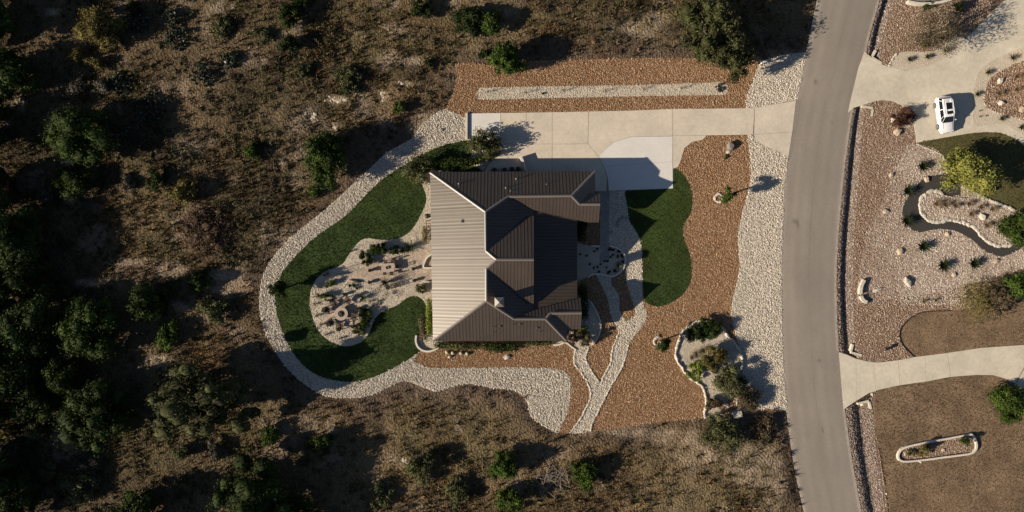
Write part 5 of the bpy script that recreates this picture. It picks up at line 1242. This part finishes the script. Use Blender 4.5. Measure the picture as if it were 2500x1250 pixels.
# closed parasol lying on the paving, and its loose base
a, b = G(852, 682), G(888, 690); dvec = b-a; L = np.linalg.norm(dvec)
o = empty('closed_parasol', (a[0], a[1], ZP+.13), math.atan2(dvec[1], dvec[0])); tag(o, 'folded charcoal parasol lying on the flagstones', 'parasol')
cn = part('canopy', [lathe([(.01,0),(.10,.5),(.16,1.0),(.17,1.25),(.10,1.6),(.05,1.75)], 10)], M['fabric'], o); cn.rotation_euler = (0, math.pi/2, 0)
part('pole', [tube((0,0,0),(L+.35,0,.02),.025,.025,6)], M['galv'], o)
part('strap', [tube((1.30,0,0),(1.36,0,0),.175,.175,10)], M['black'], o)
PL = 'dark round planter pot standing on the patio paving'
for a, b in [(905,660),(904,689),(843,718),(875,753),(863,797),(1011,656),(1014,684)]:
    g = G(a, b); o = empty('planter_pot', (g[0], g[1], ZP if b not in (797,) else .075)); tag(o, PL, 'pot', 'planter pots around the patio')
    part('pot', [lathe([(.15,0),(.22,.3),(.24,.42),(.24,.46),(.20,.46),(.19,.40)], 16)], M['pot'], o); part('soil', [lathe([(.19,.39),(.185,.415)], 14)], M['soil'], o)
    n = 40; d = rng.normal(size=(n, 3)); d[:, 2] = np.abs(d[:, 2]); link('foliage', leafmesh('foliage', d*.07+np.array([0,0,.47]), d+.01, np.full(n, .05), np.tile([[.03,.04,.018]], (n, 1))), M['leaf'], o)
g = G(792, 671); o = empty('garden_pole', (g[0], g[1], .07)); tag(o, 'slim dark pole rising from the gravel at the rounded end of the patio', 'pole')
part('shaft', [tube((0,0,0),(0,0,3.5),.045,.035,8)], M['black'], o); part('base_plate', [lathe([(.16,0),(.15,.04)], 10)], M['black'], o); part('finial', [lathe([(.04,3.5),(.07,3.56),(.01,3.66)], 8)], M['black'], o)
stonewall('stone_ring', [(840,702),(843,694),(852,690),(868,691),(880,695),(886,702)], 'low arc of pale stones round the small planting on the patio', .28, .12, .08, .7, cat='stone border')
# wooden gate and steps by the house
g = G(1049, 562); o = empty('trellis_gate', (g[0], g[1], .07)); tag(o, 'narrow dark wooden ladder trellis beside the patio wall of the house', 'trellis')
for s in (-.32, .32): part('stile', [box(s-.04,s+.04,-1.3,1.3,.7,.78)], M['wood'], o)
for i in range(9): part('rung', [box(-.28,.28,-1.2+i*.29,-1.14+i*.29,.71,.77)], M['wood'], o)
for s in (-.32, .32):
    for y_ in (-1.2, 1.2): part('post', [box(s-.05,s+.05,y_-.05,y_+.05,0,.7)], M['wood'], o)
g = G(1045, 528); o = empty('grill', (g[0], g[1], .07), .2); tag(o, 'black barbecue grill against the house wall by the trellis', 'grill')
part('firebox', [box(-.3,.3,-.25,.25,.6,.8)], M['black'], o); part('lid', [lathe([(.3,.8),(.27,.95),(.12,1.04),(.02,1.05)], 12)], M['black'], o); part('cart', [box(-.28,.28,-.23,.23,.05,.58)], M['frame'], o); part('handle', [tube((-.33,-.15,.88),(-.33,.15,.88),.02,.02,6)], M['galv'], o)
# condensers and bins on the shaded slab by the north wall
for a, b, lb in [(1207,418,'grey round fan air conditioner next to the shaded hedge'),(1232,418,'grey round fan air conditioner next to the bins')]:
    g = G(a, b); o = empty('air_conditioner', (g[0], g[1], .09)); tag(o, lb, 'air conditioner')
    part('cabinet', [box(-.4,.4,-.4,.4,.05,.85)], M['galv'], o); part('fan_grille', [lathe([(.34,.85),(.33,.87)], 18)], M['black'], o); part('pad', [box(-.48,.48,-.48,.48,0,.05)], M['concrete'], o)
for a, b, lb in [(1250,417,'black wheeled bin next to the air conditioner'),(1265,417,'black wheeled bin next to the curved white wall')]:
    g = G(a, b); o = empty('wheeled_bin', (g[0], g[1], .09)); tag(o, lb, 'bin')
    part('body', [prism([(-.28,-.33),(.28,-.33),(.28,.3),(-.28,.3)], .05, .95)], M['black'], o); part('lid', [box(-.31,.31,-.37,.36,.95,1.02)], M['black'], o)
    for s in (-1, 1): w_ = part('wheel', [lathe([(.11,0),(.11,.06)], 12)], M['tyre'], o); w_.location = (s*.26-.03, -.33, .11); w_.rotation_euler = (0, math.pi/2, 0)
    part('handle', [tube((-.2,-.4,.93),(.2,-.4,.93),.02,.02,6)], M['black'], o)
# mailbox beside the road
g = G(1853, 159); o = empty('mailbox', (g[0], g[1], .03), .35); tag(o, 'white post mailbox at the corner of the white gravel verge', 'mailbox')
part('post', [box(-.06,.06,-.06,.06,0,1.1)], M['white_post'], o); part('box', [box(-.18,.5,-.12,.12,1.1,1.28), tube((-.18,0,1.28),(.5,0,1.28),.12,.12,10)], M['white_post'], o); part('door', [box(.5,.52,-.11,.11,1.1,1.36)], M['galv'], o); part('flag', [box(.1,.2,-.15,-.13,1.2,1.42)], M['red_lamp'], o)
g = G(2165, 849); o = empty('yard_sign', (g[0], g[1], .0), .2); tag(o, 'dark flat plate on a short stake in the brown gravel', 'sign')
part('plate', [([(-.45,-.2,.42),(.45,-.2,.42),(.45,.2,.55),(-.45,.2,.55),(-.45,-.2,.45),(.45,-.2,.45),(.45,.2,.58),(-.45,.2,.58)], box(0,1,0,1,0,1)[1])], M['black'], o); part('stake', [tube((0,0,-.05),(0,0,.5),.03,.03,6)], M['black'], o)
# mail pillar with slab top on the lower edge of the island
g = G(1795, 1008); o = empty('stone_pillar', (g[0], g[1], .02), .25); tag(o, 'low pillar with pale slab top at the foot of the island bed', 'pillar')
part('shaft', [box(-.4,.4,-.3,.3,0,1.0)], M['rock'], o); part('cap_slab', [box(-.55,.55,-.42,.42,1.0,1.1)], M['rock'], o); part('plinth', [box(-.5,.5,-.38,.38,0,.12)], M['rock'], o)
tag(obj('gravel_patch', *pxprism(zi([(620,1010),(760,940),(850,990),(900,1050),(800,1080),(720,1110),(620,1120)]), .05, .118), M['tan_bed']), kind='structure')

# ------------------------------------------------------------------ the white sport utility car
def make_car(px, py, heading):
    g = G(px, py); o = empty('parked_car', (g[0], g[1], .088), heading)
    tag(o, 'white sport utility car with dark sunroof panels parked on the curved driveway', 'car')
    # lofted body: x forward; sections (x, half width, z bottom, z belt)
    sec = [(-2.38,.60,.50,.74),(-2.33,.80,.38,.92),(-2.15,.90,.30,1.03),(-1.6,.95,.26,1.06),(-.8,.96,.25,1.05),(0,.96,.25,1.03),(.8,.95,.25,1.01),(1.05,.94,.25,1.0),(1.5,.93,.26,.96),(1.95,.89,.28,.88),(2.22,.80,.32,.78),(2.36,.62,.42,.66)]
    V, F = [], []
    for x_, w, zb, zt in sec:
        r = min(.16, (zt-zb)*.35)
        prof = [(-w*.9, zb),(-w, zb+.10),(-w*1.0, (zb+zt)/2),(-w*.985, zt-r),(-w*.90, zt-r*.25),(-w*.72, zt+.01),(0, zt+.035),(w*.72, zt+.01),(w*.90, zt-r*.25),(w*.985, zt-r),(w*1.0, (zb+zt)/2),(w, zb+.10),(w*.9, zb)]
        for yy_, zz in prof: V.append((x_, yy_, zz))
    k = 13
    for i in range(len(sec)-1):
        for j in range(k): F.append((i*k+j, i*k+(j+1) % k, (i+1)*k+(j+1) % k, (i+1)*k+j))
    F += [tuple(range(k)), tuple(range((len(sec)-1)*k, len(sec)*k))[::-1]]
    body = obj('body', V, F, M['white_paint'], o, smooth=True)
    # cabin: roof ring and belt ring
    belt = [(-2.22,.78),(-1.9,.86),(-.6,.88),(.6,.87),(1.12,.80)]
    rf = [(-1.92,.56),(-1.6,.63),(-.6,.66),(.15,.64),(.38,.58)]
    zr = [1.58,1.66,1.70,1.67,1.62]; zb_ = [1.02,1.05,1.04,1.02,1.0]
    def ring(pts, zs): return [(x_, -w, z_) for (x_, w), z_ in zip(pts, zs)] + [(x_, w, z_) for (x_, w), z_ in zip(pts[::-1], zs[::-1])]
    A, B = ring(belt, zb_), ring(rf, zr); n = len(A)
    obj('roof', B + [(x_, y_, z_-.06) for x_, y_, z_ in B] + [(x_*.98-.0, y_*.55, z_+.035) for x_, y_, z_ in B], [tuple(range(2*n, 3*n))] + [(i, (i+1) % n, 2*n+(i+1) % n, 2*n+i) for i in range(n)] + [((i+1) % n, i, n+i, n+(i+1) % n) for i in range(n)], M['white_paint'], o)
    ins = []
    cab = obj('cabin_pillars', A + B, [(i, (i+1) % n, n+(i+1) % n, n+i) for i in range(n)], M['white_paint'], o)
    def pane(name, i, j, a0=.06, a1=.94, b0=.10, b1=.92, off=.012):
        P = [np.array(A[i]), np.array(A[j]), np.array(B[j]), np.array(B[i])]
        f = lambda u, v_: (P[0]*(1-u)+P[1]*u)*(1-v_)+(P[3]*(1-u)+P[2]*u)*v_
        nn = np.cross(P[1]-P[0], P[3]-P[0]); nn = nn/np.linalg.norm(nn)
        if nn[2] < 0: nn = -nn
        q = [f(a0,b0), f(a1,b0), f(a1,b1), f(a0,b1)]
        V = [tuple(p+nn*off) for p in q] + [tuple(p-nn*.01) for p in q]
        obj(name, V, [(0,1,2,3),(7,6,5,4),(0,4,5,1),(1,5,6,2),(2,6,7,3),(3,7,4,0)], M['carglass'], o)
    for i in range(4): pane('side_window', i, i+1, .04, .96, .08, .80)
    for i in range(5, 9): pane('side_window', i, i+1, .04, .96, .08, .80)
    pane('windscreen', 4, 5, .05, .95, .04, .94); pane('rear_window', 9, 0, .08, .92, .25, .92)
    for x0, x1 in ((-1.35,-.50),(-.28,.12)):
        obj('sunroof', *box(x0, x1, -.36, .36, 1.70, 1.745), M['carglass'], o)
    for s in (-1, 1):
        obj('roof_rail', *tube((-1.7, s*.60, 1.70), (.1, s*.61, 1.72), .02, .02, 6), M['rim'], o)
        m_ = obj('mirror', *box(.78, .92, s*1.0-.09, s*1.0+.09, 1.02, 1.15), M['white_paint'], o)
        obj('headlight', *box(2.08, 2.27, s*.66-.14, s*.66+.14, .66, .80), M['lamp'], o)
        obj('tail_light', *box(-2.37, -2.30, s*.72-.08, s*.72+.08, .66, .84), M['red_lamp'], o)
        obj('door_seam', *box(-.36, -.345, s*.955-.012, s*.955+.012, .35, 1.0), M['frame'], o)
        obj('door_handle', *box(-.1, .1, s*.965-.02, s*.965+.02, .82, .86), M['white_paint'], o)
        for x_ in (1.42, -1.38):
            w_ = obj('wheel', *lathe([(.34,-.11),(.36,-.08),(.36,.08),(.34,.11)], 20), M['tyre'], o)
            w_.location = (x_, s*.86, .36); w_.rotation_euler = (math.pi/2, 0, 0)
            obj('rim', *lathe([(.24,-.125),(.24,.125)], 14), M['rim'], w_); obj('hub', *lathe([(.07,-.135),(.07,.135)], 8), M['frame'], w_)
    for s in (-1, 1): obj('bonnet_seam', *join([tube((1.15, s*.60, 1.01+.012), (1.6, s*.60, .965+.012), .008, .008, 4), tube((1.6, s*.60, .977), (2.1, s*.52, .855), .008, .008, 4)]), M['frame'], o)
    obj('grille', *box(2.30, 2.385, -.38, .38, .48, .64), M['black'], o)
    obj('front_bumper', *join([box(2.2, 2.40, -.62, .62, .34, .46)]), M['white_paint'], o)
    obj('rear_bumper', *box(-2.42, -2.28, -.66, .66, .40, .58), M['white_paint'], o)
    obj('number_plate', *box(-2.44, -2.40, -.26, .26, .62, .74), M['white_post'], o)
    return o
make_car(2298, 283, math.atan2(-49.6, 6.4))
